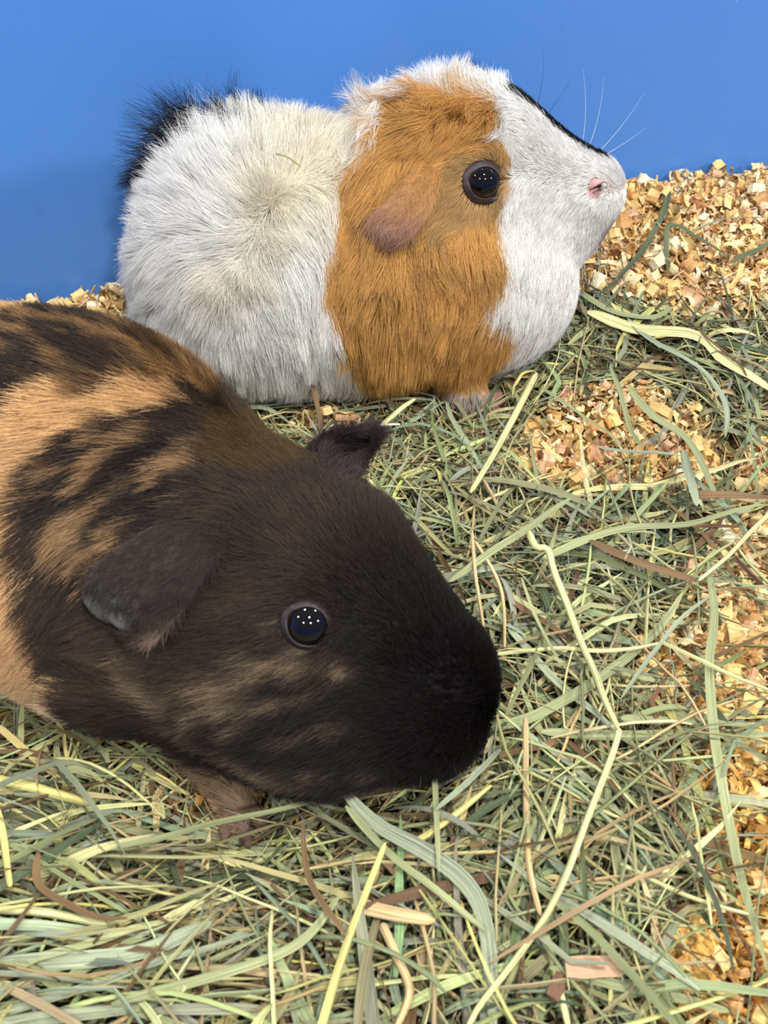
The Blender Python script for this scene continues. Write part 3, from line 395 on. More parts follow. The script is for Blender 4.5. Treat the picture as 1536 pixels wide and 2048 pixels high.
base = material('bedding_base', rough=.9, bump=(300, .8, .002))
nt = base.node_tree; b = nt.nodes['Principled BSDF']
co = nt.nodes.new('ShaderNodeTexCoord'); t = nt.nodes.new('ShaderNodeTexNoise'); t.inputs['Scale'].default_value = 180; t.inputs['Detail'].default_value = 5
r = nt.nodes.new('ShaderNodeValToRGB')
r.color_ramp.elements[0].position = .35; r.color_ramp.elements[0].color = (.10, .055, .025, 1)
r.color_ramp.elements[1].position = .7; r.color_ramp.elements[1].color = (.42, .25, .10, 1)
nt.links.new(co.outputs['Object'], t.inputs['Vector']); nt.links.new(t.outputs['Fac'], r.inputs[0]); nt.links.new(r.outputs[0], b.inputs['Base Color'])
gx, gy = 240, 200
X = np.linspace(-.6, .7, gx); T = np.linspace(0, 1, gy)
xx, tt = np.meshgrid(X, T)
yy = -.15 + tt * (wall_y(xx) + .002 + .15)
zz = terrain(xx.ravel(), yy.ravel()) - .004
V = np.stack([xx.ravel(), yy.ravel(), zz], 1)
i, j = np.meshgrid(np.arange(gx - 1), np.arange(gy - 1)); k = (j * gx + i).ravel()
F = np.stack([k, k + 1, k + gx + 1, k + gx], 1)
tag(np_mesh('floor', V, F, base), 'brown crumbly bedding floor under the hay and shavings', kind='structure')
# ---------------------------------------------------------------- guinea pigs
VIEW_P = nrm(np.array([0, .43, .07]) - np.array([0, 0, .33]))
VIEW_D = nrm(np.array([-.06, .24, .06]) - np.array([0, 0, .33]))

def side_coords(P, d):
    """coordinates of the coat map: the animal seen square on along d"""
    e1 = nrm(np.cross(d, [0, 0, 1.])); e2 = np.cross(e1, d)
    return P @ e1, P @ e2

def in_mark(P, poly, d):
    px, py = side_coords(P, d)
    a, b_ = side_coords(np.array(poly), d)
    return inside(px, py, list(zip(a, b_)))

def pale_color(P, Nn, jit=True):
    n = len(P)
    Q = P + (RNG.normal(0, .0011, P.shape) if jit else 0)
    col = np.tile(np.array([.95, .935, .90]), (n, 1))
    # slightly yellowed along the back saddle
    y_ = smooth01(np.linalg.norm((Q - np.array([-.03, .41, .095])) / np.array([.03, .03, .03]), axis=1), 1.2, .3)
    col = col * (1 - y_[:, None] * np.array([.03, .07, .20]))
    near = (Nn @ VIEW_P < .25) & (Q[:, 1] < .458) & ~((Q[:, 2] > .098) & (Q[:, 1] > .4350 - .10 * (Q[:, 0] - .02)))
    o = in_mark(Q, PALE_MARK['orange'], VIEW_P) & near
    mirror = Q.copy(); mirror[:, 1] = .868 - mirror[:, 1]
    v = noise3(Q, 160)
    org = np.array([.78, .43, .125]) * (1 - .30 * v[:, None]) + np.array([.10, .085, .045]) * noise3(Q, 420)[:, None]
    col[o] = org[o]
    br = in_mark(Q, PALE_MARK['brownish'], VIEW_P) & o
    col[br] = col[br] * np.array([.72, .80, 1.05])
    for q in ((-.0444, .3912, .0955), (-.0516, .3748, .0761), (-.0456, .3823, .0868), (-.0636, .3743, .0718)):  # matted yellowish fur where the coat parts
        k = smooth01(np.linalg.norm(Q - np.array(q), axis=1), .011, .003)[:, None]
        col = col * (1 - k * np.array([.06, .085, .17]))
    # black patches of the far side
    x, y, z = Q.T
    blk = (x < -.048) & (y > .4345 + .006 * np.sin(x * 170)) & (z > .066)
    blk |= (x < -.048) & (y > .445)
    blk |= (x < -.066) & (y > .428) & (z > .080)
    blk |= (x > .052) & (x < .0935) & (y > .4350 - .10 * (x - .06)) & (z > .078)
    blk |= (x > .026) & (x < .046) & (y > .4440) & (z > .09)
    foot = (z < .016) & (x > .020)
    col[foot] = np.array([.60, .52, .48])
    blk |= (x < -.088) & (y > .428)
    col[blk] = np.array([.012, .011, .012])
    # pinkish skin around the nose and lips
    lip = smooth01(np.linalg.norm(Q - np.array([.094, .426, .063]), axis=1), .012, .004)[:, None]
    col = col * (1 - lip) + lip * np.array([.50, .40, .42])
    if not jit:
        col = col * np.array([.92, .86, .78])
        k = smooth01(np.linalg.norm(Q - np.array([.0391, .4046, .0963]), axis=1), .0125, .0095)[:, None]
        col = col * (1 - k) + k * np.array([.16, .095, .075])
        k = smooth01(np.linalg.norm(Q - np.array([.0865, .4195, .0850]), axis=1), .0075, .005)[:, None]
        col = col * (1 - k) + k * np.array([.52, .30, .28])
    return col

def dark_color(P, Nn, jit=True):
    n = len(P)
    Q = P + (RNG.normal(0, .0009, P.shape) if jit else 0)
    Q = Q + (np.stack([noise3(P, 130), noise3(P + 4, 130), noise3(P + 8, 130)], 1) - .5) * .0075
    d = VIEW_D
    near = (Nn @ d < .35)
    tan = np.array([.70, .44, .21]); cream = np.array([.72, .56, .37])
    low = smooth01(Q[:, 2], .05, .015)[:, None]
    col = tan * (1 - low) + cream * low
    col = col * (.75 + .5 * noise3(Q, 300)[:, None])
    blackish = np.array([.019, .0145, .0125])
    R_ = rot_zyx(-25, 0)
    st = (Q @ R_) * np.array([60, 260, 260])                      # brindle runs along the coat
    br = noise3(st, 1.0)
    sad = in_mark(Q, DARK_MARK['saddle'], d) | ((Q[:, 1] > .315) & ~near)
    mixv = smooth01(br, .50, .78)[:, None]
    s_col = blackish * 1.6 * (1 - mixv) + np.array([.26, .15, .065]) * mixv
    s_near = smooth01(Q[:, 0], -.10, -.06)[:, None]
    s_col = s_col * (1 - s_near * .0) + s_near * np.array([.07, .035, .008])
    col[sad] = s_col[sad]
    rim = in_mark(Q, DARK_MARK['rim'], d)
    m_ = rim & (br > .42)
    col[m_] = (tan * .75)[None]
    head = in_mark(Q, DARK_MARK['head'], d) & (Q[:, 0] > -.125)
    head |= (~near) & (Q[:, 0] > -.05)
    nape = smooth01((Q - np.array([.030, .197, .05])) @ np.array([-.70, .57, .35]), .020, .085)[:, None] * (.4 + 1.1 * noise3(Q, 110)[:, None])
    hc = blackish * (1 - nape) + nape * np.array([.052, .036, .026])
    col[head] = hc[head]
    bb = in_mark(Q, DARK_MARK['brownback'], d)
    col[bb] = np.array([.075, .045, .018])
    bd = in_mark(Q, DARK_MARK['brindle'], d)
    st2 = (Q @ rot_zyx(40, 0)) * np.array([90, 300, 300])
    v = smooth01(noise3(st2, 1.0), .42, .72)[:, None]
    c2 = blackish * 1.4 * (1 - v) + np.array([.36, .22, .11]) * v
    col[bd] = c2[bd]
    for s in STREAKS:
        c, dd, la, lb = np.array(s[:3]), np.array(s[3:6]), s[6], s[7]
        q = Q - c; a = q @ dd; r2 = (q * q).sum(1) - a * a
        f = np.exp(-((a / la) ** 2) - np.maximum(r2, 0) / (lb * 1.1) ** 2)
        f = f * (.35 + .9 * (noise3(Q * np.array([1, 2, 2]), 330)))
        f = np.clip(f, 0, 1)[:, None] * .9
        col = col * (1 - f) + f * np.array([.38, .27, .165])
    muz = smooth01(np.linalg.norm(Q - np.array([.024, .198, .046]), axis=1), .040, .022)[:, None]
    col = col * (1 - muz * .6)
    chin = smooth01(np.linalg.norm((Q - np.array([-.012, .192, .015])) / np.array([2.2, 1, 1]), axis=1), .013, .004)[:, None]
    col = col * (1 - chin * .6) + chin * .6 * np.array([.22, .15, .10])
    pawm = smooth01(Q[:, 2], .018, .010)[:, None] * (Q[:, 1] < .205)[:, None]
    col = col * (1 - pawm) + pawm * np.array([.36, .24, .14])
    return col

def make_fur(name, verts, quads, prims, core, flow, colorf, count, K, rad, mat, parent, bald, default, lenf, clump, spacing, wild=.18, far_axis=None, tufts=(), partings=(), jitter=(.80, 1.12), locks=(.85, 1.1), follow=False):
    parting_pts = [np.array(q) for q in partings]
    tri = np.concatenate([quads[:, [0, 1, 2]], quads[:, [0, 2, 3]]])
    a, b_, c = verts[tri[:, 0]], verts[tri[:, 1]], verts[tri[:, 2]]
    area = np.linalg.norm(np.cross(b_ - a, c - a), axis=1) / 2
    cen = (a + b_ + c) / 3
    F = np.array(flow)
    fp, fd, fl, fk = F[:, :3], nrm(F[:, 3:6]), F[:, 6] * .001, F[:, 7]
    if far_axis is not None:                                       # the far flank mirrors the near one
        mp, md = fp.copy(), fd.copy(); mp[:, 1] = 2 * far_axis - mp[:, 1]; md[:, 1] *= -1
        fp, fd, fl, fk = np.concatenate([fp, mp]), np.concatenate([fd, md]), np.tile(fl, 2), np.tile(fk, 2)
    def field(P, sig=.0060):
        d2 = ((P[:, None, :] - fp[None]) ** 2).sum(-1)
        wt = np.exp(-d2 / (2 * sig * sig)) + 1e-9
        s = wt.sum(1, keepdims=True)
        dv = wt @ fd + np.array(default[:3]) * 2e-4
        return dv, (wt @ fl + 1e-5 * default[3]) / (s[:, 0] + 1e-5), (wt @ fk + 1e-5 * default[4]) / (s[:, 0] + 1e-5)
    cl = np.concatenate([field(x)[1] for x in np.array_split(cen, 20)])
    seen = np.where(cen[:, 2] < .012, .35, 1.0)
    pw = area * seen / np.clip(cl, .004, .03) ** .75
    for q in parting_pts: pw = pw * (1 + 5 * smooth01(np.linalg.norm(cen - q[:3], axis=1), q[3], q[3] * .3))
    t = RNG.choice(len(tri), count, p=pw / pw.sum())
    u, v = RNG.random(count), RNG.random(count); f = u + v > 1; u[f], v[f] = 1 - u[f], 1 - v[f]
    P = a[t] + (b_[t] - a[t]) * u[:, None] + (c[t] - a[t]) * v[:, None]
    keep = P[:, 2] > .0035
    for (bx, by, bz, br) in bald:
        keep &= np.linalg.norm(P - np.array([bx, by, bz]), axis=1) > br
    P = P[keep]; n = len(P)
    Nn = np.concatenate([grad(x, prims) for x in np.array_split(P, 8)])
    col = colorf(P, Nn)
    parts = [field(x) for x in np.array_split(P, 30)]
    D = np.concatenate([x[0] for x in parts]); Ln = np.concatenate([x[1] for x in parts]); Lf = np.concatenate([x[2] for x in parts])
    Ln = lenf(P, Ln, col) * RNG.uniform(.65, 1.12, n)
    D = D - Nn * (D * Nn).sum(1, keepdims=True); D = nrm(D)
    wn = nrm(np.stack([noise3(P, 90) - .5, noise3(P + 5, 90) - .5, noise3(P + 9, 90) - .5], 1))
    wl = (wild * (.45 + .55 * smooth01(Ln, .006, .014)))[:, None]
    D = nrm(D + wn * wl + RNG.normal(0, .45, P.shape) * wl)
    for q in partings:                                             # swirls where the coat parts and stands up untidily
        f = smooth01(np.linalg.norm(P - np.array(q[:3]), axis=1), q[3], q[3] * .2)
        D = nrm(D + f[:, None] * RNG.normal(0, .8, P.shape)); Lf = Lf * (1 - f) + .75 * f; Ln = Ln * (1 - .35 * f)
    Lf = Lf * RNG.uniform(.7, 1.4, n)
    cur = P - Nn * .0005
    pts = [cur]
    dirv = nrm(D * np.cos(Lf)[:, None] + Nn * (np.sin(Lf) + .12)[:, None])
    for tc, tr, td, tl in tufts:                                   # crests that stand away from the coat
        f = smooth01(np.linalg.norm(P - np.array(tc), axis=1), tr, tr * .45)
        dirv = nrm(dirv * (1 - f[:, None]) + f[:, None] * (nrm(np.array(td, float)) + RNG.normal(0, .16, P.shape)))
        D = nrm(D * (1 - f[:, None]) + f[:, None] * nrm(np.array(td, float)))
        Ln = Ln * (1 - f) + tl * RNG.uniform(.45, 1.1, n) * f
    step = Ln / (K - 1)
    curl = RNG.normal(0, .05, P.shape)
    for k in range(1, K):
        cur = cur + dirv * step[:, None]
        e = sdf(cur, core)
        need = .0006 + .004 * (k / K) * np.sin(np.clip(Lf, 0, 1.3))
        push = np.clip(need - e, 0, .004)
        cur = cur + Nn * push[:, None]
        cur[:, 2] = np.maximum(cur[:, 2], .0015)
        pts.append(cur)
        # long coat bends back along the lie of the coat and sags a little
        if follow and k in (2, 4, 6):                              # the strand turns with the lie of the coat
            fd2 = np.concatenate([nrm(field(x)[0]) for x in np.array_split(cur, 30)])
            fd2 = nrm(fd2 - Nn * (fd2 * Nn).sum(1, keepdims=True))
            dirv = nrm(dirv + fd2 * .55 * (Lf < .7)[:, None])
        tgt = nrm(dirv + D * .12 + curl + np.array([0, 0, -1.]) * (.05 * smooth01(Ln, .008, .02) * (Lf < .45))[:, None])
        dirv = nrm(tgt + Nn * (push / np.maximum(step, 1e-5) * .5)[:, None])
    X = np.stack(pts, 1)
    # gather strands into locks
    nc = max(50, int(area.sum() / spacing ** 2))
    ci = RNG.choice(n, min(nc, n), replace=False)
    kd = kdtree.KDTree(len(ci))
    for q, i_ in enumerate(ci): kd.insert(P[i_], q)
    kd.balance()
    own = np.fromiter((ci[kd.find(p)[1]] for p in P), int, n)
    tt = (np.linspace(0, 1, K) ** 1.4)[None, :, None]
    st = (clump * RNG.uniform(.3, 1.0, n) * (.25 + .75 * smooth01(Ln, .006, .015)))[:, None, None]
    tgtX = X[own] + (P - P[own])[:, None, :] * .25
    same = (np.abs(col - col[own]).sum(1) < .5)[:, None, None]
    X = X + (tgtX - X) * tt * st * same
    R = rad * RNG.uniform(.7, 1.2, n)[:, None] * (1 - .75 * np.linspace(0, 1, K)[None] ** 1.5)
    lock = RNG.uniform(*locks, n)[own]
    col = col * (RNG.uniform(*jitter, n) * lock)[:, None]
    return hair_object(name, X, R, np.clip(col, 0, .95), mat, parent), P

def eye(parent, pos, n, r, fwd, iris, lidcol, sink=.0026, lidscale=1.0, label=None):
    n = nrm(np.array(n, float)); c = np.array(pos) - n * sink
    f = np.array(fwd, float); f = nrm(f - n * (f @ n)); s = np.cross(n, f)
    mt = material('eye_gloss', rough=.04, spec=.5)
    nt = mt.node_tree; b_ = nt.nodes['Principled BSDF']
    # near-black pupil shading out to the brown rim of the iris
    vs_, fs_ = [], []
    na, nb = 40, 26
    for j in range(nb + 1):
        th = math.pi * j / nb
        for i in range(na):
            ph = 2 * math.pi * i / na
            vs_.append(c + r * (n * math.cos(th) + math.sin(th) * (f * math.cos(ph) + s * math.sin(ph))))
    for j in range(nb):
        for i in range(na):
            fs_.append((j * na + i, (j + 1) * na + i, (j + 1) * na + (i + 1) % na, j * na + (i + 1) % na))
    vs_ = np.array(vs_)
    ang = np.arccos(np.clip(((vs_ - c) @ n) / r, -1, 1))
    k = smooth01(ang, .95, 1.12)[:, None]
    tint = np.array([.004, .0035, .005]) * (1 - k) + np.array(iris) * k
    a = nt.nodes.new('ShaderNodeAttribute'); a.attribute_name = 'tint'; nt.links.new(a.outputs['Color'], b_.inputs['Base Color'])
    e = np_mesh('eye', vs_, np.array(fs_), mt, tint=tint, parent=parent)
    # lids: a soft skin ring hugging the ball, drawn out to a corner toward the nose
    lm = material('eyelid_skin', lidcol, .45, bump=(900, .4, .0003))
    rows = [(.86, 0, -.0004), (.885, .0, .0004), (.95, .0, .0009), (1.05, .2, .0007), (1.16, .5, -.0002), (1.27, 1.0, -.0018), (1.34, 1.2, -.0042)]
    vs_, fs_ = [], []
    na = 48
    for j, (q, cr, up) in enumerate(rows):
        for i in range(na):
            ph = 2 * math.pi * i / na
            corner = max(0, math.cos(ph + .35)) ** 10
            back = max(0, -math.cos(ph)) ** 12
            rr = r * (q * lidscale if j > 2 else q) * (1 + .20 * corner + .05 * back) * (1 - .04 * abs(math.sin(ph)))
            hz = math.sqrt(max(r * r - min(rr, r * .97) ** 2, 0)) if j < 3 else math.sqrt(r * r - (r * .95) ** 2)
            vs_.append(c + (f * math.cos(ph) + s * math.sin(ph)) * rr + n * (hz + up - (.0006 * corner if j < 3 else 0)))
    for j in range(len(rows) - 1):
        for i in range(na):
            fs_.append((j * na + i, (j + 1) * na + i, (j + 1) * na + (i + 1) % na, j * na + (i + 1) % na))
    np_mesh('eyelid', np.array(vs_), np.array(fs_), lm, parent=e)
    return e

def ear_mesh(parent, rows, thick, tintf, mat, mirror=None):
    """a thin curved ear flap lofted through rows of points, closed on both faces"""
    A = np.array(rows)                                             # (r, 5, 3)
    if mirror is not None: A = A.copy(); A[..., 1] = 2 * mirror - A[..., 1]
    def up(Z, m):
        k = len(Z); x = np.linspace(0, k - 1, m); i = np.clip(x.astype(int), 0, k - 2); t = (x - i)
        p0, p1, p2, p3 = Z[np.maximum(i - 1, 0)], Z[i], Z[i + 1], Z[np.minimum(i + 2, k - 1)]
        t = t.reshape(-1, *([1] * (Z.ndim - 1)))
        return .5 * ((2 * p1) + (p2 - p0) * t + (2 * p0 - 5 * p1 + 4 * p2 - p3) * t * t + (3 * p1 - p0 - 3 * p2 + p3) * t ** 3)
    nr, ncol = 26, 17
    G = up(A, nr); G = np.swapaxes(up(np.swapaxes(G, 0, 1), ncol), 0, 1)
    ru = np.linspace(0, 1, nr)[:, None]; cu = np.linspace(-1, 1, ncol)[None]
    e1 = np.gradient(G, axis=0); e2 = np.gradient(G, axis=1)
    nn = nrm(np.cross(e1, e2))
    ref = np.array([0, -1 if mirror is None else 1, .5])
    if (nn.reshape(-1, 3) @ ref).mean() < 0: nn = -nn
    # one lengthwise crease and a rolled rim
    G = G + nn * ((-.0016 * np.exp(-((cu - .15) / .22) ** 2) * np.sin(np.pi * np.clip(ru * 1.15, 0, 1)) + .0010 * np.abs(cu) ** 6)[..., None])
    nzv = noise3(G.reshape(-1, 3), 400).reshape(nr, ncol)
    G = G + nn * ((nzv - .5) * .0008)[..., None]
    th = thick * (1 - .6 * np.abs(cu) ** 3)[..., None] * np.ones((nr, 1, 1))
    top, bot = G, G - nn * th
    V = np.concatenate([top.reshape(-1, 3), bot.reshape(-1, 3)])
    M = nr * ncol; F = []
    for j in range(nr - 1):
        for i in range(ncol - 1):
            a = j * ncol + i
            F.append((a, a + 1, a + ncol + 1, a + ncol)); F.append((M + a, M + a + ncol, M + a + ncol + 1, M + a + 1))
    for j in range(nr - 1):
        for i in (0, ncol - 1):
            a = j * ncol + i; F.append((a, a + ncol, M + a + ncol, M + a))
    for i in range(ncol - 1):
        for j in (0, nr - 1):
            a = j * ncol + i; F.append((a, a + 1, M + a + 1, M + a))
    o = np_mesh('ear', V, np.array(F), mat, tint=tintf(V, np.tile(np.broadcast_to(ru, (nr, ncol)).ravel(), 2), np.tile(np.broadcast_to(cu, (nr, ncol)).ravel(), 2)), parent=parent)
    return o, G, nn

def ear_fur(ear_o, G, nn, n, length, colf, mat, rad, down):
    nr, ncol, _ = G.shape
    a, b_ = RNG.random(n) ** .9 * (nr - 1.01), RNG.random(n) * (ncol - 1.01)
    i, j = a.astype(int), b_.astype(int)
    p = G[i, j] + (G[i + 1, j] - G[i, j]) * (a - i)[:, None] + (G[i, j + 1] - G[i, j]) * (b_ - j)[:, None]
    nv = nn[i, j]
    d = nrm(nrm(G[i + 1, j] - G[i, j]) * .8 + nrm(G[i, j + 1] - G[i, j]) * RNG.normal(0, .45, (n, 1)) + nv * .22 + RNG.normal(0, .15, (n, 3)) + np.array(down))
    K = 5; ln = length * RNG.uniform(.5, 1.2, n)
    X = np.stack([p + d * (ln * k / (K - 1))[:, None] - nv * (.25 * ln * (k / (K - 1)) ** 2)[:, None] + nv * .0002 for k in range(K)], 1)
    col = colf(a / nr, b_ / ncol, n)
    R = rad * np.ones((n, 1)) * (1 - .7 * np.linspace(0, 1, K)[None])
    hair_object('ear_fur', X, R, col, mat, ear_o)

def claw(parent, a, d, mat, r=.0011, ln=.0042):
    d = nrm(np.array(d, float)); a = np.array(a, float)
    s = nrm(np.cross(d, [0, 0, 1.])); u = np.cross(s, d)
    V, F = [], []
    K, M = 6, 8
    for k in range(K):
        t = k / (K - 1); c = a + d * ln * t - u * .0012 * t * t
        for i in range(M):
            ph = 2 * math.pi * i / M; V.append(c + (s * math.cos(ph) + u * math.sin(ph)) * r * (1 - t) ** .7 + 0 * c)
    for k in range(K - 1):
        for i in range(M):
            F.append((k * M + i, k * M + (i + 1) % M, (k + 1) * M + (i + 1) % M, (k + 1) * M + i))
    np_mesh('claw', np.array(V), np.array(F), mat, parent=parent)

def whiskers(parent, roots, mat, rad=.00009):
    K = 8; X, Cc = [], []
    for (p, d, ln, col) in roots:
        p, d = np.array(p), nrm(np.array(d, float))
        bend = nrm(np.cross(d, [0.2, 1, 0.3])) * .18
        X.append([p + d * ln * k / (K - 1) + bend * ln * (k / (K - 1)) ** 2 for k in range(K)]); Cc.append(col)
    X = np.array(X); R = rad * np.ones((len(X), 1)) * (1 - .8 * np.linspace(0, 1, K)[None])
    return hair_object('whiskers', X, R, np.array(Cc), mat, parent, None)

FUR_LIGHT = fur_material('long_pale_coat', .20)
FUR_DARK = fur_material('short_dark_coat', .05)
FUR_DARK.node_tree.nodes['Principled BSDF'].inputs['Specular IOR Level'].default_value = .16
SKIN = material('skin', attr='tint', rough=.7, spec=.2, bump=(700, .3, .0004))
PINK = material('pink_skin', None, .45, attr='tint', bump=(1500, .5, .0002), sss=.1)
CLAW = material('claw_horn', (.10, .075, .06), .35)
CLAW_P = material('claw_horn_pale', (.45, .36, .30), .35)

def skin_tint(V, prims, colorf, toes):
    Nn = grad(V, prims)
    c = colorf(V, Nn, False) * .8
    low = (smooth01(V[:, 2], .011, .007) * toes(V))[:, None]
    return c, low

# ---- long-haired white and orange guinea pig
pale = bpy.data.objects.new('guinea_pig', None); pale.location = (0, .425, 0); C.objects.link(pale)
tag(pale, 'white long-haired guinea pig with orange face and shoulders standing against the blue wall', 'guinea pig')
pv, pq = surface_nets(PALE, (-.15, .35, -.003), (.12, .50, .13), .0015)
c, low = skin_tint(pv, PALE, pale_color, lambda V: (V[:, 0] > .036) & (V[:, 0] < .08))
c = c * (1 - low) + low * np.array([.34, .16, .14])
off = np.array([0, .425, 0])
def pchild(o, root, origin):
    o.parent = root; o.location = tuple(-np.array(origin)); return o
PO = np_mesh('body', pv, pq, SKIN, tint=c); pchild(PO, pale, off)

def pale_len(P, L_, col):
    feet = (P[:, 2] < .012) & (P[:, 0] > .028)
    L_ = np.where(feet, .004, L_)
    tuft = smooth01(np.linalg.norm(P - np.array([-.083, .436, .088]), axis=1), .028, .006)
    body_ = smooth01(P[:, 0], .005, -.02)
    L_ = L_ * (1 - .34 * body_ * (1 - tuft))
    muz = smooth01(P[:, 0], .058, .088)
    L_ = L_ * (1 - muz) + np.minimum(L_, .0045) * muz
    return L_
PE = (.0391, .4046, .0963)
pf, _ = make_fur('fur', pv, pq, PALE, PALE[:14], PALE_FLOW, pale_color, 230000, 9, .000080, FUR_LIGHT, pale,
    [(*PE, .0079), *[(*A[2], .0048) for A in PALE_EAR[1:6]], (.0865, .4195, .0850, .0034), (.045, .380, .004, .007), (.062, .413, .004, .008)],
    (-.8, .1, -.35, .016, .35), pale_len, .85, .0042, wild=.26, far_axis=.432, jitter=(.82, 1.05), locks=(.86, 1.04), follow=True,
    tufts=[((-.078, .443, .091), .012, (-.22, .10, .95), .038), ((-.060, .446, .098), .010, (-.35, .20, .9), .026), ((-.090, .436, .075), .010, (-.75, .10, .65), .022), ((.022, .444, .1120), .012, (.50, .25, .80), .0145),
           ((.047, .438, .109), .0055, (.40, 0, .9), .0085), ((.034, .450, .110), .007, (.45, .3, .8), .014), ((-.030, .425, .108), .010, (-.15, .1, 1), .015)],
    partings=[(-.0444, .3912, .0955, .008), (-.0516, .3748, .0761, .008), (-.0456, .3823, .0868, .008), (-.0636, .3743, .0718, .007), (.0014, .3821, .0735, .006)])
pf.location = tuple(-off)
e = eye(pale, PE, (.24, -.86, .44), .0071, (1, 0, -.25), (.030, .014, .008), (.040, .025, .028), lidscale=1.05); e.location = tuple(-off)
e = eye(pale, (.041, .470, .0963), (.24, .86, .44), .0071, (1, 0, -.25), (.030, .014, .008), (.13, .075, .075)); e.location = tuple(-off)

def p_ear_tint(V, ru, cu):
    base_ = np.array([.30, .165, .085]); tip = np.array([.42, .185, .165])
    k = smooth01(ru, .35, .8)[:, None]
    return (base_ * (1 - k) + tip * k) * (.85 + .3 * noise3(V, 500)[:, None])
for mir in (None, .436):
    eo, G, nn = ear_mesh(pale, PALE_EAR, .0011, p_ear_tint, SKIN, mir); eo.location = tuple(-off)
    ear_fur(eo, G, nn, 3200, .0065, lambda a, b_, n: (np.array([.72, .40, .13]) + smooth01(a, .2, .7)[:, None] * np.array([-.22, -.11, .07])) * RNG.uniform(.5, 1.15, (n, 1)), FUR_LIGHT, .00005, (0, 0, -.1))

NOSE_P = [('e', (.0862, .4214, .0842), (.0060, .0034, .0046), (0, -10, 0), .002), ('e', (.0862, .4426, .0842), (.0060, .0034, .0046), (0, -10, 0), .002),
          ('e', (.0945, .4315, .0825), (.0036, .0080, .0038), (0, 0, 0), .004),
          ('c', (.0845, .4183, .0846), (.0892, .4190, .0864), .0007, .0013, -.0005), ('c', (.0845, .4457, .0846), (.0892, .4450, .0864), .0007, .0013, -.0005)]
nv_, nq_ = surface_nets(NOSE_P, (.076, .412, .074), (.104, .452, .093), .0005)
hole = np.minimum(prim(nv_, NOSE_P[3]), prim(nv_, NOSE_P[4]))
kh = smooth01(hole, .0007, .0001)[:, None]
no = np_mesh('nose', nv_, nq_, PINK, tint=np.array([.50, .275, .26]) * (1 - kh) + kh * np.array([.05, .015, .015]), parent=pale); no.location = tuple(-off)
tag(no, 'pink bare nose with a dark nostril')
wh = [((.086, .4195, .078), (.25, -.45, -1.0), .036, (.8, .8, .8)), ((.083, .418, .076), (-.1, -.35, -1), .040, (.8, .8, .8)), ((.080, .418, .075), (-.3, -.35, -1), .042, (.8, .8, .8)),
      ((.078, .418, .077), (-.45, -.5, -1), .038, (.8, .8, .8)), ((.088, .420, .074), (.0, -.4, -1), .030, (.8, .8, .8)), ((.083, .419, .080), (-.15, -.6, -.9), .034, (.8, .8, .8)),
      ((.082, .440, .092), (.15, .5, .9), .030, (.8, .8, .8)), ((.085, .441, .091), (.35, .5, .8), .028, (.8, .8, .8)), ((.089, .442, .088), (.8, .5, .6), .030, (.8, .8, .8)),
      ((.091, .443, .086), (1, .5, .25), .022, (.8, .8, .8)), ((.062, .445, .105), (.25, .3, .9), .024, (.02, .02, .02)), ((.066, .445, .103), (.7, .3, .7), .018, (.02, .02, .02)),
      ((.090, .442, .084), (1, .4, .35), .016, (.05, .05, .05))]
wo = whiskers(pale, wh, FUR_LIGHT); wo.location = tuple(-off)
for a, d in (((.049, .3745, .0055), (.9, -.4, -.1)), ((.0515, .379, .0055), (1, -.1, -.1)), ((.0505, .3845, .0055), (1, .2, -.1)),
             ((.065, .4075, .006), (.9, -.4, -.1)), ((.068, .412, .006), (1, 0, -.1)), ((.067, .418, .006), (1, .2, -.1))):
    claw(pale, a, d, CLAW_P, .0008, .0032)
    pale.children[-1].location = tuple(-off)

# ---- short-haired dark guinea pig in front
dark = bpy.data.objects.new('guinea_pig', None); dark.location = (-.06, .25, 0); C.objects.link(dark)
tag(dark, 'short-haired black and tan guinea pig in front, head turned toward the lower right', 'guinea pig')
dv, dq = surface_nets(DARK, (-.26, .14, -.003), (.06, .37, .12), .0015)
c, low = skin_tint(dv, DARK, dark_color, lambda V: (V[:, 1] < .19))
c = c * (1 - low) + low * np.array([.10, .065, .05])
offd = np.array([-.06, .25, 0])
DO = np_mesh('body', dv, dq, SKIN, tint=c, parent=dark); DO.location = tuple(-offd)
def dark_len(P, L_, col):
    feet = (P[:, 2] < .010) & (P[:, 1] < .20)
    return np.where(feet, .0035, L_)
DE = (-.0215, .202, .075)
df, _ = make_fur('fur', dv, dq, DARK, DARK[:11], DARK_FLOW, dark_color, 230000, 6, .000075, FUR_DARK, dark,
    [(*DE, .0068), (-.042, .172, .003, .0035)],
    (-.8, .25, .1, .010, .2), dark_len, .50, .0024, wild=.17, jitter=(.60, 1.30))
df.location = tuple(-offd)
e = eye(dark, DE, (.04, -.78, .62), .0066, (.85, -.2, -.35), (.040, .010, .006), (.026, .018, .017), sink=.0020, lidscale=1.03); e.location = tuple(-offd)
def surface_point(prims, c, d):
    c, d = np.array(c, float), nrm(np.array(d, float)); t = .01
    for _ in range(60): t -= float(sdf((c + d * t)[None], prims)[0])
    return tuple(c + d * t)
DF = surface_point(DARK, (-.0034, .2244, .056), (.63, .78, .40))
e = eye(dark, DF, (.60, .70, .40), .0058, (.6, -.6, -.3), (.040, .010, .006), (.060, .042, .040), sink=.0045); e.location = tuple(-offd)
def d_ear_tint(V, ru, cu):
    k = (smooth01(ru, .45, .75) * smooth01(cu, .45, -.1))[:, None]
    rimv = smooth01(np.abs(cu), .88, 1)[:, None] * .5
    return (np.array([.026, .019, .015]) * (1 - k) + np.array([.075, .07, .062]) * k) * (.85 + .3 * noise3(V, 400)[:, None]) + rimv * np.array([.09, .06, .05])
eo, G, nn = ear_mesh(dark, DARK_EAR, .0013, d_ear_tint, SKIN); eo.location = tuple(-offd)
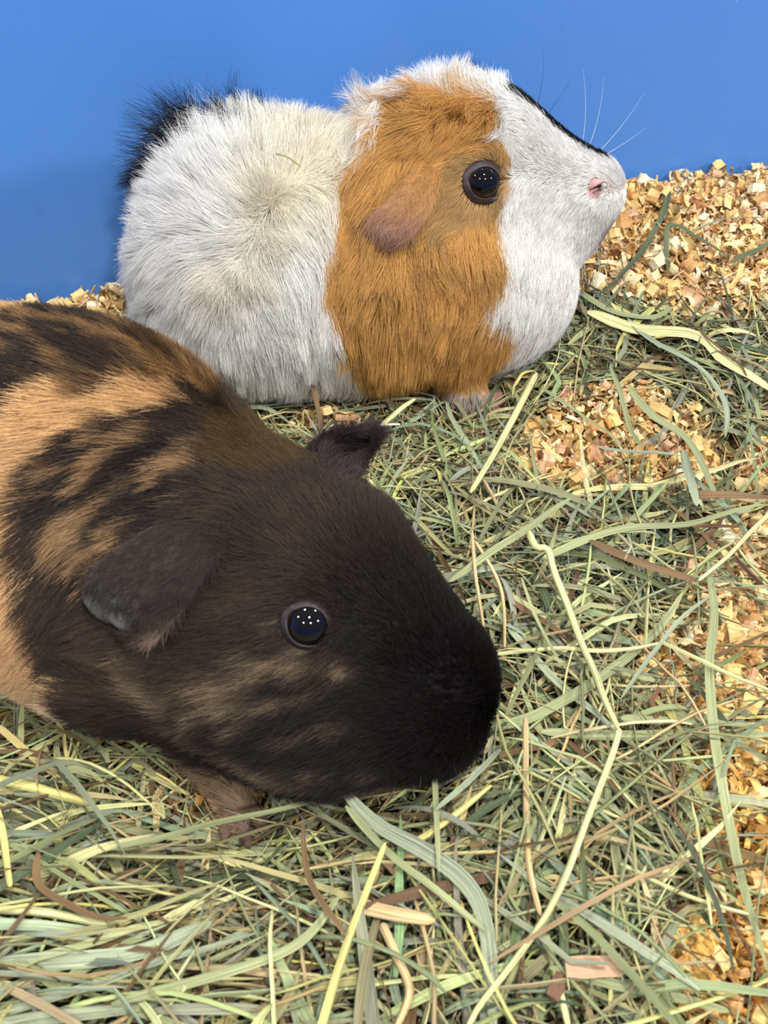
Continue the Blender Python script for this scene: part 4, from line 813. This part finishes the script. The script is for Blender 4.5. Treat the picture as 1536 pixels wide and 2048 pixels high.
def decol(a, b_, n):
    e_ = smooth01(b_, .62, .95)[:, None] * smooth01(a, .45, .8)[:, None]
    return (np.array([.034, .026, .022]) * (1 - e_) + np.array([.30, .21, .15]) * e_) * RNG.uniform(.6, 1.2, (n, 1))
ear_fur(eo, G[:18], nn[:18], 2600, .0055, lambda a, b_, n: decol(a * .65, b_, n), FUR_DARK, .00006, (0, 0, -.1))
ear_fur(eo, G[:, 11:], nn[:, 11:], 1800, .0055, lambda a, b_, n: decol(a, .6 + b_ * .4, n), FUR_DARK, .00006, (0, 0, -.1))
eo, G, nn = ear_mesh(dark, DARK_FAR_EAR, .0013, d_ear_tint, SKIN); eo.location = tuple(-offd)
ear_fur(eo, G, nn, 4500, .0075, lambda a, b_, n: np.array([.050, .036, .034]) * RNG.uniform(.4, 1.6, (n, 1)), FUR_DARK, .00008, (.1, .1, .25))
NOSE_D = [('e', (.0235, .1950, .0475), (.0055, .0058, .0052), (-40, 10, 0), .002),
          ('c', (.0225, .1872, .0470), (.0262, .1885, .0485), .0007, .0011, -.0006), ('c', (.0295, .1960, .0470), (.0300, .1975, .0485), .0007, .0011, -.0006)]
nv_, nq_ = surface_nets(NOSE_D, (.014, .184, .040), (.036, .206, .056), .0005)
no = np_mesh('nose', nv_, nq_, material('black_nose_skin', (.018, .012, .012), .5), parent=dark); no.location = tuple(-offd)
wh = [((.018, .186, .040), (.3, -.8, -.5), .022, (.05, .04, .04)), ((.012, .184, .040), (-.2, -.8, -.5), .026, (.06, .05, .04)), ((.008, .184, .038), (-.5, -.7, -.5), .022, (.05, .04, .04)),
      ((.020, .187, .037), (.2, -.5, -.8), .018, (.3, .28, .25)), ((.010, .183, .036), (-.2, -.5, -.8), .018, (.25, .22, .2))]
wo = whiskers(dark, wh, FUR_DARK, .00007); wo.location = tuple(-offd)
for a, d in (((-.049, .174, .0045), (-.1, -1, -.05)), ((-.042, .173, .0045), (.1, -1, -.05)), ((-.036, .177, .0045), (.4, -.9, -.05))):
    claw(dark, a, d, CLAW); dark.children[-1].location = tuple(-offd)
# ---------------------------------------------------------------- hay and shavings
HAY = streaked('hay_fibre', 11, 30, .45, 1.3, .75)
WOOD = streaked('wood_grain', 5, 60, .78, 1.12, .7)
HC = {'pale': (.58, .57, .27), 'yellow': (.64, .58, .20), 'green': (.27, .295, .145), 'greygreen': (.285, .325, .215), 'darkgreen': (.10, .125, .062),
      'brown': (.165, .100, .045), 'tan': (.52, .38, .19), 'white': (.70, .70, .55), 'olive': (.38, .35, .16)}
CAMP = np.array([0, 0, .33])
bv_p = BVHTree.FromPolygons(pv.tolist(), pq.tolist()); bv_d = BVHTree.FromPolygons(dv.tolist(), dq.tolist())
def unseen(p):
    p = Vector(p); d = Vector(CAMP) - p; ln = d.length; d = d / ln
    return bv_p.ray_cast(p, d, ln)[0] is not None or bv_d.ray_cast(p, d, ln)[0] is not None
def framed(P):
    s, c_ = math.sin(math.radians(46)), math.cos(math.radians(46))
    q = P - CAMP
    z = q[:, 1] * c_ - q[:, 2] * s; v = q[:, 1] * s + q[:, 2] * c_
    return (np.abs(q[:, 0] / z) < .33) & (np.abs(v / z) < .44)

def shaving_amount(x, y):
    """1 where bare shavings show, 0 under full hay"""
    P = np.stack([x, y, 0 * x], 1)
    xo, yo = x + .010 * (noise3(P, 60) - .5), y + .012 * (noise3(P + 3, 60) - .5)
    a = np.zeros(len(x))
    for k, wgt in (('upper', 1.0), ('middle', .97), ('right', .62), ('corner', .64), ('belly', .8)):
        a = np.where(inside(xo, yo, SHAVING_ZONE[k]), np.maximum(a, wgt), a)
    a = np.where((x < -.10) & (y > .40), .9, a)
    return a

def ribbon(path, width, nrmv, col, kind, thick=.07):
    """batch of closed blades: path (n,k,3), width (n,k), nrmv (n,k,3) flat-side normal"""
    n, k, _ = path.shape
    tan_ = nrm(np.gradient(path, axis=1))
    side = nrm(np.cross(tan_, nrmv)); up = np.cross(side, tan_)
    if kind == 'leaf': prof = [(-.5, .10, 0.), (0., -.02 + thick, .5), (.5, .10, 1.), (0., -.02 - thick * .4, .5)]
    else: prof = [(math.cos(a) * .5, math.sin(a) * .42, (a / (2 * math.pi))) for a in (np.arange(5) * 2 * math.pi / 5)]
    m = len(prof)
    V = np.stack([path + side * (width * p[0])[..., None] + up * (width * p[1])[..., None] for p in prof], 2)   # n,k,m,3
    seg = np.concatenate([np.zeros((n, 1)), np.cumsum(np.linalg.norm(np.diff(path, axis=1), axis=2), 1)], 1)
    o = RNG.random((n, 1)) * 50
    uv = np.stack([np.broadcast_to(np.array([p[2] for p in prof])[None, None] + o[..., None], (n, k, m)), np.broadcast_to((seg * 1.0 + o)[..., None], (n, k, m))], -1)
    base_ = (np.arange(n) * k * m)[:, None, None]
    i, j = np.meshgrid(np.arange(k - 1), np.arange(m), indexing='ij')
    q = np.stack([i * m + j, i * m + (j + 1) % m, (i + 1) * m + (j + 1) % m, (i + 1) * m + j], -1).reshape(1, -1, 4)
    F = (base_ + q).reshape(-1, 4)
    T = np.broadcast_to(col[:, None, None, :], (n, k, m, 3)) if col.ndim == 2 else np.broadcast_to(col[:, :, None, :], (n, k, m, 3))
    return V.reshape(-1, 3), F, T.reshape(-1, 3), uv.reshape(-1, 2)

def hay_paths(x, y, lay, length, heading, k, curve, kinkp, tilt):
    n = len(x)
    th = np.cumsum(np.concatenate([heading[:, None], RNG.normal(0, 1, (n, k - 1)) * curve[:, None] + RNG.normal(0, .06, (n, 1)) * (RNG.random((n, 1)) < .5)], 1), 1)
    kp = RNG.integers(2, k - 2, n); km = RNG.random(n) < kinkp
    ka = RNG.normal(0, .9, n) * km
    th = th + (np.arange(k)[None] >= kp[:, None]) * ka[:, None]
    st = (length / (k - 1))[:, None]
    px = x[:, None] + np.cumsum(np.cos(th) * st, 1) - np.cos(heading)[:, None] * length[:, None] / 2
    py = y[:, None] + np.cumsum(np.sin(th) * st, 1) - np.sin(heading)[:, None] * length[:, None] / 2
    s = np.linspace(-1, 1, k)[None]
    pz = lay[:, None] + tilt[:, None] * s * length[:, None] / 2 + (RNG.normal(0, .0016, (n, 1)) * (1 - s * s) * 2)
    g = terrain(px.ravel(), py.ravel()).reshape(n, k)
    z = g + np.maximum(pz, .0006)
    return np.stack([px, py, z], 2), th

def make_hay(n, area, lay_rng, len_rng, kinds, wmul=1., up=.12, dens=True):
    x = RNG.uniform(area[0], area[1], n); y = RNG.uniform(area[2], area[3], n)
    y = np.minimum(y, wall_y(x) - .012)
    if dens:
        a = shaving_amount(x, y); keep = RNG.random(n) > a * .975
        x, y = x[keep], y[keep]; n = len(x)
    k_ = framed(np.stack([x, y, 0 * x + .01], 1)) | (RNG.random(n) < .5)
    x, y = x[k_], y[k_]; n = len(x)
    lay = RNG.uniform(0, 1, n) ** 1.0 * (lay_rng[1] - lay_rng[0]) + lay_rng[0]
    thin = smooth01(y, .36, .28)
    lay = lay * (.35 + .65 * thin)
    lay = lay * (1 - .9 * smooth01(np.hypot(x + .043, (y - .172) * .8), 0.050, .030))
    length = RNG.uniform(*len_rng, n)
    sw = smooth01(x, .02, -.08) * smooth01(y, .22, .14)
    head = RNG.uniform(0, math.pi, n)
    h2 = RNG.normal(.12, .35, n)
    head = np.where(RNG.random(n) < sw * .75, h2, head)
    P, th = hay_paths(x, y, lay, length, head, 9, np.where(RNG.random(n) < .15, .16, RNG.uniform(.005, .06, n)), .25, RNG.normal(0, up, n))
    if dens:                                                       # few blades reach across the bare shavings
        am = shaving_amount(P[:, :, 0].ravel(), P[:, :, 1].ravel()).reshape(P.shape[:2]).mean(1)
        k = RNG.random(n) > smooth01(am, .05, .72) * .96
        P, th = P[k], th[k]
    return P, th

def blade_batch(P, th, kind, wid, names, probs):
    n, k, _ = P.shape
    s = np.linspace(0, 1, k)[None]
    if kind == 'leaf':
        w_ = wid[:, None] * (1 - .75 * s ** 3) * (1 - .6 * (1 - s) ** 8)
        w_[:, -1] *= .25
        roll = RNG.normal(0, .45, (n, 1)) + RNG.normal(0, .5, (n, 1)) * (s - .5)
    else:
        w_ = wid[:, None] * (1 - .25 * s) * np.ones((n, k)); roll = RNG.uniform(0, 3, (n, 1)) + 0 * s
        w_[:, 0] *= .5; w_[:, -1] *= .35
    lat = np.stack([-np.sin(th), np.cos(th), np.zeros_like(th)], 2)
    nv = lat * np.sin(roll)[..., None] + np.array([0, 0, 1.]) * np.cos(roll)[..., None]
    cols = np.array([HC[q] for q in names]); ci = RNG.choice(len(names), n, p=probs)
    col = cols[ci] * RNG.uniform(.65, 1.12, (n, 1)) * (1 + RNG.normal(0, .06, (n, 3)))
    col = col[:, None, :] * (1 + .12 * np.sin(RNG.uniform(0, 6, (n, 1, 1)) + s[..., None] * RNG.uniform(2, 8, (n, 1, 1))))
    return ribbon(P, w_, nv, np.clip(col, .01, .9), kind), ci

def clear_of_pigs(P, gap=.0015):
    n, k, _ = P.shape
    Q = P.reshape(-1, 3)
    e = np.minimum(sdf(Q, PALE[:12]), sdf(Q, DARK[:8])).reshape(n, k)
    f = np.minimum(sdf(Q, [PALE[12]] + PALE[13:18]), sdf(Q, DARK[8:13])).reshape(n, k)
    return (e.min(1) > gap) & (f.min(1) > .0008)

def join(parts):
    o = 0; V, F, T, U = [], [], [], []
    for v, f, t_, u in parts:
        V.append(v); F.append(f + o); T.append(t_); U.append(u); o += len(v)
    return np.concatenate(V), np.concatenate(F), np.concatenate(T), np.concatenate(U)

# --- shavings: a few dozen shapes, copied by the thousand
def shape_curl():
    k = 10; turn = RNG.uniform(2.0, 7.5); r0 = RNG.uniform(.0009, .0023); wd = RNG.uniform(.002, .0052); cone = RNG.uniform(-.35, .35)
    ph = np.linspace(0, turn, k); r_ = r0 * (1 + .10 * ph)
    P = np.stack([np.linspace(0, RNG.uniform(-.002, .002), k), r_ * np.cos(ph), r_ * np.sin(ph)], 1)[None]
    nv = np.stack([0 * ph, np.cos(ph), np.sin(ph)], 1)[None]
    w_ = np.full((1, k), wd) * (1 + .25 * (RNG.random((1, k)) - .5)) * (1 + cone * np.linspace(-1, 1, k)[None])
    return P, w_, nv, .07
def shape_stick():
    k = 3; ln = RNG.uniform(.0040, .0115); wd = RNG.uniform(.0007, .0018)
    s = np.linspace(-1, 1, k)
    P = np.stack([s * ln / 2, RNG.normal(0, .0003) * s * s, RNG.normal(0, .0006) * s * s], 1)[None]
    nv = np.tile([0, 0, 1.], (1, k, 1)); w_ = wd * (1 + .15 * (RNG.random((1, k)) - .5))
    return P, w_, nv, .32
def shape_flake():
    k = 4; ln = RNG.uniform(.0025, .0060); wd = RNG.uniform(.0012, .0034)
    s = np.linspace(-1, 1, k); cv = RNG.uniform(-.0016, .0016)
    P = np.stack([s * ln / 2, 0 * s, cv * s * s], 1)[None]
    nv = np.tile([0, 0, 1.], (1, k, 1)); w_ = wd * (.55 + .7 * RNG.random((1, k)))
    return P, w_, nv, .08
def proto(fn):
    P, w_, nv, th_ = fn()
    v, f, _, u = ribbon(P, w_, nv, np.ones((1, 3)), 'leaf', th_)
    # close the two cut ends
    f = np.concatenate([f, [[0, 3, 2, 1], [len(v) - 4, len(v) - 3, len(v) - 2, len(v) - 1]]])
    return v - v.mean(0), f, u
PROTO = [proto(shape_curl) for _ in range(26)] + [proto(shape_stick) for _ in range(12)] + [proto(shape_flake) for _ in range(14)]
PKIND = ['curl'] * 26 + ['stick'] * 12 + ['flake'] * 14
WCOL = np.array([(.82, .58, .24), (.86, .69, .38), (.76, .47, .18), (.74, .45, .27), (.86, .74, .50), (.56, .31, .12)])
WPRB = [.32, .22, .16, .12, .10, .08]

def rand_rot(n, flat):
    q = RNG.normal(0, 1, (n, 4)); q[:, 1:3] *= flat
    q /= np.linalg.norm(q, axis=1, keepdims=True)
    a, b_, c_, d = q.T
    return np.stack([np.stack([a*a+b_*b_-c_*c_-d*d, 2*(b_*c_-a*d), 2*(b_*d+a*c_)], 1), np.stack([2*(b_*c_+a*d), a*a-b_*b_+c_*c_-d*d, 2*(c_*d-a*b_)], 1), np.stack([2*(b_*d-a*c_), 2*(c_*d+a*b_), a*a-b_*b_-c_*c_+d*d], 1)], 1)

def wood_color(x, y, n):
    col = WCOL[RNG.choice(len(WCOL), n, p=WPRB)] * RNG.uniform(.8, 1.1, (n, 1))
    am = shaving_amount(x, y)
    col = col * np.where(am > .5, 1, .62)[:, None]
    sat = (smooth01(y, .26, .18))[:, None]
    return np.clip(col * (1 - sat * np.array([0, .10, .38])), .01, .92)

def pick(n, top):
    c = RNG.choice([0, 1, 2], n, p=[.42, .40, .18] if top else [0, .5, .5])
    return np.select([c == 0, c == 1], [RNG.integers(0, 26, n), RNG.integers(26, 38, n)], RNG.integers(38, 52, n))

def scatter_shavings(n, area, only_zone, lay):
    x = RNG.uniform(area[0], area[1], n); y = RNG.uniform(area[2], area[3], n)
    ok = y < wall_y(x) - .004
    if only_zone: ok &= shaving_amount(x, y) > .5
    x, y = x[ok], y[ok]
    ok = framed(np.stack([x, y, 0 * x + .01], 1)) | (RNG.random(len(x)) < .35)
    x, y = x[ok], y[ok]; n = len(x)
    z = terrain(x, y) + RNG.uniform(*lay, n)
    P = np.stack([x, y, z], 1)
    k = clear_of_pigs(P[:, None, :], .003)
    P = P[k]; n = len(P)
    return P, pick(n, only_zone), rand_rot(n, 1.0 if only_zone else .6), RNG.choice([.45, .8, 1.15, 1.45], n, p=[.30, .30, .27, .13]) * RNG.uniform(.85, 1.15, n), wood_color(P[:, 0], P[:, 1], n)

def build_scatter(P, which, R_, sc, col):
    parts = []
    for w_ in range(len(PROTO)):
        i = np.where(which == w_)[0]
        if not len(i): continue
        v, f, u = PROTO[w_]; m_ = len(v)
        V = np.einsum('nij,mj->nmi', R_[i] * sc[i][:, None, None], v) + P[i][:, None, :]
        F = (f[None] + (np.arange(len(i)) * m_)[:, None, None]).reshape(-1, 4)
        U = (u[None] + RNG.random((len(i), 1, 2)) * 9).reshape(-1, 2)
        parts.append((V.reshape(-1, 3), F, np.repeat(col[i], m_, 0), U))
    return join(parts)

VIEW_AREA = (-.22, .27, .03, .60)
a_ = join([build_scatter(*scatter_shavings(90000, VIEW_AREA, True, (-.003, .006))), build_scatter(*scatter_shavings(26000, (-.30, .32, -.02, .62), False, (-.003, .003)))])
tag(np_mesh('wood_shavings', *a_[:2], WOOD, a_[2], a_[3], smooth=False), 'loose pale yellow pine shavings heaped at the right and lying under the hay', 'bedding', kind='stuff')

parts = []
names = ['green', 'greygreen', 'pale', 'olive', 'brown', 'tan', 'darkgreen', 'yellow']
for n, kind, wr, lr, lay, pr in (
        (9000, 'leaf', (.0011, .0030), (.030, .080), (.0, .016), [.30, .24, .08, .12, .10, .04, .10, .02]),
        (7600, 'stem', (.0005, .0013), (.030, .080), (.002, .018), [.22, .10, .24, .12, .10, .12, .04, .06]),
        (5600, 'leaf', (.0010, .0026), (.012, .035), (.002, .016), [.26, .22, .12, .12, .12, .06, .08, .02]),
        (7000, 'stem', (.0003, .0006), (.010, .040), (.002, .017), [.25, .12, .22, .10, .16, .10, .03, .02])):
    P, th = make_hay(n, (-.20, .24, .02, .50), lay, lr, None)
    k = clear_of_pigs(P); P, th = P[k], th[k]
    big = 1 + .35 * smooth01(P[:, 4, 1], .20, .12)
    b_, _ = blade_batch(P, th, kind, RNG.uniform(*wr, len(P)) * big, names, np.array(pr) / sum(pr))
    parts.append(b_)
a_ = join(parts)
tag(np_mesh('loose_hay', *a_[:2], HAY, a_[2], a_[3], smooth=False), 'tangled mass of dry green hay covering the bedding', 'hay', kind='stuff')

# --- the blades that can be told apart one by one
def spline(Pts, k):
    Z = np.array(Pts, float)
    if len(Z) == 2: return Z[0] + (Z[1] - Z[0]) * np.linspace(0, 1, k)[:, None]
    x = np.linspace(0, len(Z) - 1, k); i = np.clip(x.astype(int), 0, len(Z) - 2); t = (x - i)[:, None]
    p0, p1, p2, p3 = Z[np.maximum(i - 1, 0)], Z[i], Z[i + 1], Z[np.minimum(i + 2, len(Z) - 1)]
    return .5 * (2 * p1 + (p2 - p0) * t + (2 * p0 - 5 * p1 + 4 * p2 - p3) * t * t + (3 * p1 - p0 - 3 * p2 + p3) * t ** 3)
HAY_TRACED.append(('olive', .0007, [(-.0415, .399, .1100), (-.0370, .398, .1095), (-.0320, .397, .1065)], 'short thin hay stem resting on the white back fur'))
traced = []
for hi, (cn, wd, pts, lab) in enumerate(HAY_TRACED):
    k = 22
    P = spline(pts, k)[None]
    d = np.gradient(P[0], axis=0); th = np.arctan2(d[:, 1], d[:, 0])[None]
    P = P + (noise3(P[0] + hi, 45)[None, :, None] - .5) * np.array([.0016, .0016, .003])
    P[..., 2] = np.maximum(P[..., 2], terrain(P[0, :, 0], P[0, :, 1])[None] + .004 + .006 * smooth01(P[0, :, 1], .33, .40)[None])
    if 'twig' in lab: P[0, :, 2] = np.linspace(.036, .010, k)
    kind = 'leaf' if cn in ('green', 'greygreen', 'darkgreen', 'brown') or wd > .0034 else 'stem'
    s = np.linspace(0, 1, k)[None]
    w_ = np.full((1, k), wd * 1.2) * (1 - .35 * s ** 4)
    if kind == 'leaf': w_ = w_ * (1 - .75 * np.abs(2 * s - 1) ** 7) * (1 + .18 * (noise3(P[0], 120)[None] - .5))
    else: w_[:, 0] *= .45; w_[:, -1] *= .45
    roll = (.35 * (hi % 3 - 1) + .5 * (s - .5) * (hi % 2)) if kind == 'leaf' else 0 * s
    lat = np.stack([-np.sin(th), np.cos(th), 0 * th], 2)
    nv = lat * np.sin(roll)[..., None] + np.array([0, 0, 1.]) * np.cos(roll)[..., None]
    col = np.array(HC[cn])[None, None] * (1 + .12 * np.sin(hi + s[..., None] * 6)) * 1.08
    v, f, t_, u = ribbon(P, w_, nv, np.clip(col, 0, .9), kind, .07)
    nm = 'twig' if 'twig' in lab else ('bark_strip' if 'bark' in lab or 'brown strip' in lab else ('hay_stalk' if kind == 'stem' else 'hay_strand'))
    o = np_mesh(nm, v, f, HAY, t_, u, smooth=kind != 'leaf')
    tag(o, lab, 'twig' if nm == 'twig' else 'hay', None if nm == 'twig' else 'hay stalks and blades lying on top')
    traced.append(P[0])

MARKS = [((.045, .205), 'right of the dark nose'), ((.010, .165), 'below the dark chin'), ((-.050, .165), 'beside the dark front paw'), ((-.105, .185), 'below the tan flank'),
         ((-.115, .135), 'by the left edge'), ((-.075, .100), 'in the lower left corner'), ((-.030, .125), 'low, left of centre'), ((.000, .095), 'at the bottom edge middle'),
         ((.040, .125), 'by the kinked stalk foot'), ((.080, .120), 'near the bottom right corner'), ((.115, .160), 'low at the right edge'), ((.075, .190), 'right of the stalk kink'),
         ((.120, .235), 'midway up the right edge'), ((.060, .250), 'above the stalk kink'), ((.020, .270), 'right of the dark forehead'), ((.045, .320), 'before the middle shavings patch'),
         ((.010, .340), 'beside the dark far ear'), ((.090, .355), 'on the middle shavings patch'), ((.060, .385), 'before the white chest'), ((.110, .400), 'right of the white chest'),
         ((.150, .330), 'right of the middle patch'), ((.150, .400), 'below the upper shavings heap'), ((.150, .460), 'on the upper shavings heap'), ((.120, .520), 'by the wall, upper right'),
         ((-.030, .365), 'under the white belly'), ((-.130, .440), 'behind the dark back'), ((.100, .300), 'above the level green blade')]
def near_mark(x, y):
    return min(MARKS, key=lambda m_: (m_[0][0] - x) ** 2 + (m_[0][1] - y) ** 2)[1]
def lie(P, th):
    e = P[-1] - P[0]
    if e[0] < 0: e = -e
    a = math.degrees(math.atan2(e[1] * .72 + e[2] * .7, e[0]))
    return 'level' if abs(a) < 20 else ('upright' if abs(a) > 65 else ('rising right' if a > 0 else 'falling right'))
cnt = 0
for n, kind, wr, lr, pr, lim in ((900, 'leaf', (.0016, .0034), (.035, .085), [.30, .26, .10, .12, .08, .03, .08, .03], 130),
                                 (900, 'stem', (.0008, .0016), (.035, .095), [.20, .08, .36, .08, .06, .14, .02, .06], 110)):
    P, th = make_hay(n, (-.17, .20, .06, .44), (.012, .019), lr, None, up=.06)
    k = clear_of_pigs(P, .003) & framed(P[:, 4]); P, th = P[k], th[k]
    k = np.array([not unseen(p) for p in P[:, 4]]); P, th = P[k][:lim], th[k][:lim]
    wd = RNG.uniform(*wr, len(P))
    for i in range(len(P)):
        (v, f, t_, u), ci = blade_batch(P[i:i + 1], th[i:i + 1], kind, wd[i:i + 1], names, np.array(pr) / sum(pr))
        cn = names[ci[0]]; cw = {'greygreen': 'grey-green', 'darkgreen': 'dark green', 'pale': 'pale yellow', 'olive': 'olive'}.get(cn, cn)
        ln = np.linalg.norm(P[i, -1] - P[i, 0]); tn = abs(th[i, -1] - th[i, 0])
        size = 'long' if ln > .06 else ('short' if ln < .042 else 'medium')
        bend = 'kinked ' if tn > .7 else ('curved ' if tn > .28 else 'straight ')
        o = np_mesh('hay_strand' if kind == 'leaf' else 'hay_stalk', v, f, HAY, t_, u, smooth=kind != 'leaf')
        w4 = lie(P[i], th[i])
        tag(o, f"{size} {bend}{cw} hay {'leaf' if kind == 'leaf' else 'stalk'}, {w4}, {near_mark(P[i, 4, 0], P[i, 4, 1])}", 'hay', 'hay stalks and blades lying on top')

# --- single chips
def chip(name, pos, size, yaw, tilt, col, lab, cat='wood chip'):
    k = 4; s = np.linspace(-1, 1, k)
    P = np.stack([s * size[0] / 2, 0 * s, .06 * size[0] * s * s], 1)[None]
    v, f, _, u = ribbon(P, size[1] * np.array([[.9, 1.05, .96, 1.0]]), np.tile([0, 0, 1.], (1, k, 1)), np.ones((1, 3)), 'leaf', size[2] / size[1])
    f = np.concatenate([f, [[0, 3, 2, 1], [len(v) - 4, len(v) - 3, len(v) - 2, len(v) - 1]]])
    v = v @ rot_zyx(yaw, tilt, 12).T + np.array(pos)
    tag(np_mesh(name, v, f, WOOD, np.tile(col, (len(v), 1)), u, smooth=False), lab, cat)
chip('wood_chip', (-.0245, .3635, .014), (.0048, .0048, .0024), 40, 10, (.62, .44, .20), 'square tan wood chip under the white belly behind the dark ear')
chip('wood_chip', (-.0175, .361, .0125), (.0058, .0032, .0022), 0, 5, (.50, .30, .17), 'ridged brown wood chip right of the square tan one', )
chip('wood_chip', (-.0120, .361, .0125), (.0034, .0034, .0020), -20, -8, (.46, .27, .15), 'small brown wood chip at the end of the ridged one')
chip('wood_chip', (.0550, .1245, .028), (.0150, .0056, .0008), 3, 4, (.52, .33, .20), 'flat reddish-tan wood chip lying on hay by the kinked stalk near the bottom')
chip('bark_strip', (.0465, .122, .026), (.0130, .0040, .0010), 60, 8, (.16, .085, .05), 'dark brown bark scrap under the flat reddish-tan chip', 'bark')
chip('wood_shaving', (.0440, .4455, .1185), (.0028, .0014, .0004), 20, 10, (.75, .33, .20), 'tiny orange shaving caught in the white crest on top of the head', 'shaving')

# --- the shavings that show largest
P, wh_, R_, sc, col = scatter_shavings(4200, (-.12, .24, .08, .56), True, (.005, .009))
k = framed(P); P, wh_, R_, sc, col = P[k], wh_[k], R_[k], sc[k], col[k]
k = np.array([not unseen(p) for p in P]); P, wh_, R_, sc, col = P[k][:290], wh_[k][:290], R_[k][:290], sc[k][:290] * 1.15, col[k][:290]
for i in range(len(P)):
    v, f, u = PROTO[wh_[i]]
    V = (v * sc[i]) @ R_[i].T + P[i]
    o = np_mesh('wood_shaving', V, f, WOOD, np.tile(col[i], (len(v), 1)), u + i, smooth=False)
    kn = {'curl': 'curled shaving', 'stick': 'splinter', 'flake': 'wood flake'}[PKIND[wh_[i]]]
    size = 'large' if sc[i] > 1.40 else ('small' if sc[i] < 1.0 else 'middling')
    g_, b3 = col[i][1] / col[i][0], col[i][2] / col[i][0]
    hue = 'cream' if b3 > .45 else ('pale yellow' if g_ > .66 else ('pinkish tan' if b3 > .27 else 'golden'))
    e1 = R_[i] @ np.array([1., 0, 0]); pose = 'upended' if abs(e1[2]) > .7 else ('crosswise' if abs(e1[0]) > abs(e1[1]) else 'lengthwise')
    tag(o, f'{size} {hue} {kn}, {pose}, {near_mark(P[i, 0], P[i, 1])}', 'shaving', 'wood shavings on top of the bedding')

# --- labels that two or more still share are told apart by their distance from the wall
same = {}
for o in C.objects:
    if o.parent is None and o.get('group'): same.setdefault(o['label'], []).append(o)
for lab, os_ in same.items():
    if len(os_) < 2: continue
    os_.sort(key=lambda o: -np.mean([v.co[1] - WALL_S * v.co[0] for v in o.data.vertices]))
    if len(os_) == 2: words = ['nearer the wall', 'farther from it']
    else: words = ['nearest the wall', 'second from wall', 'third from wall', 'fourth from wall', 'fifth from wall', 'sixth from wall'][:len(os_)]
    for o, w_ in zip(os_, words): o['label'] = lab + ', ' + w_
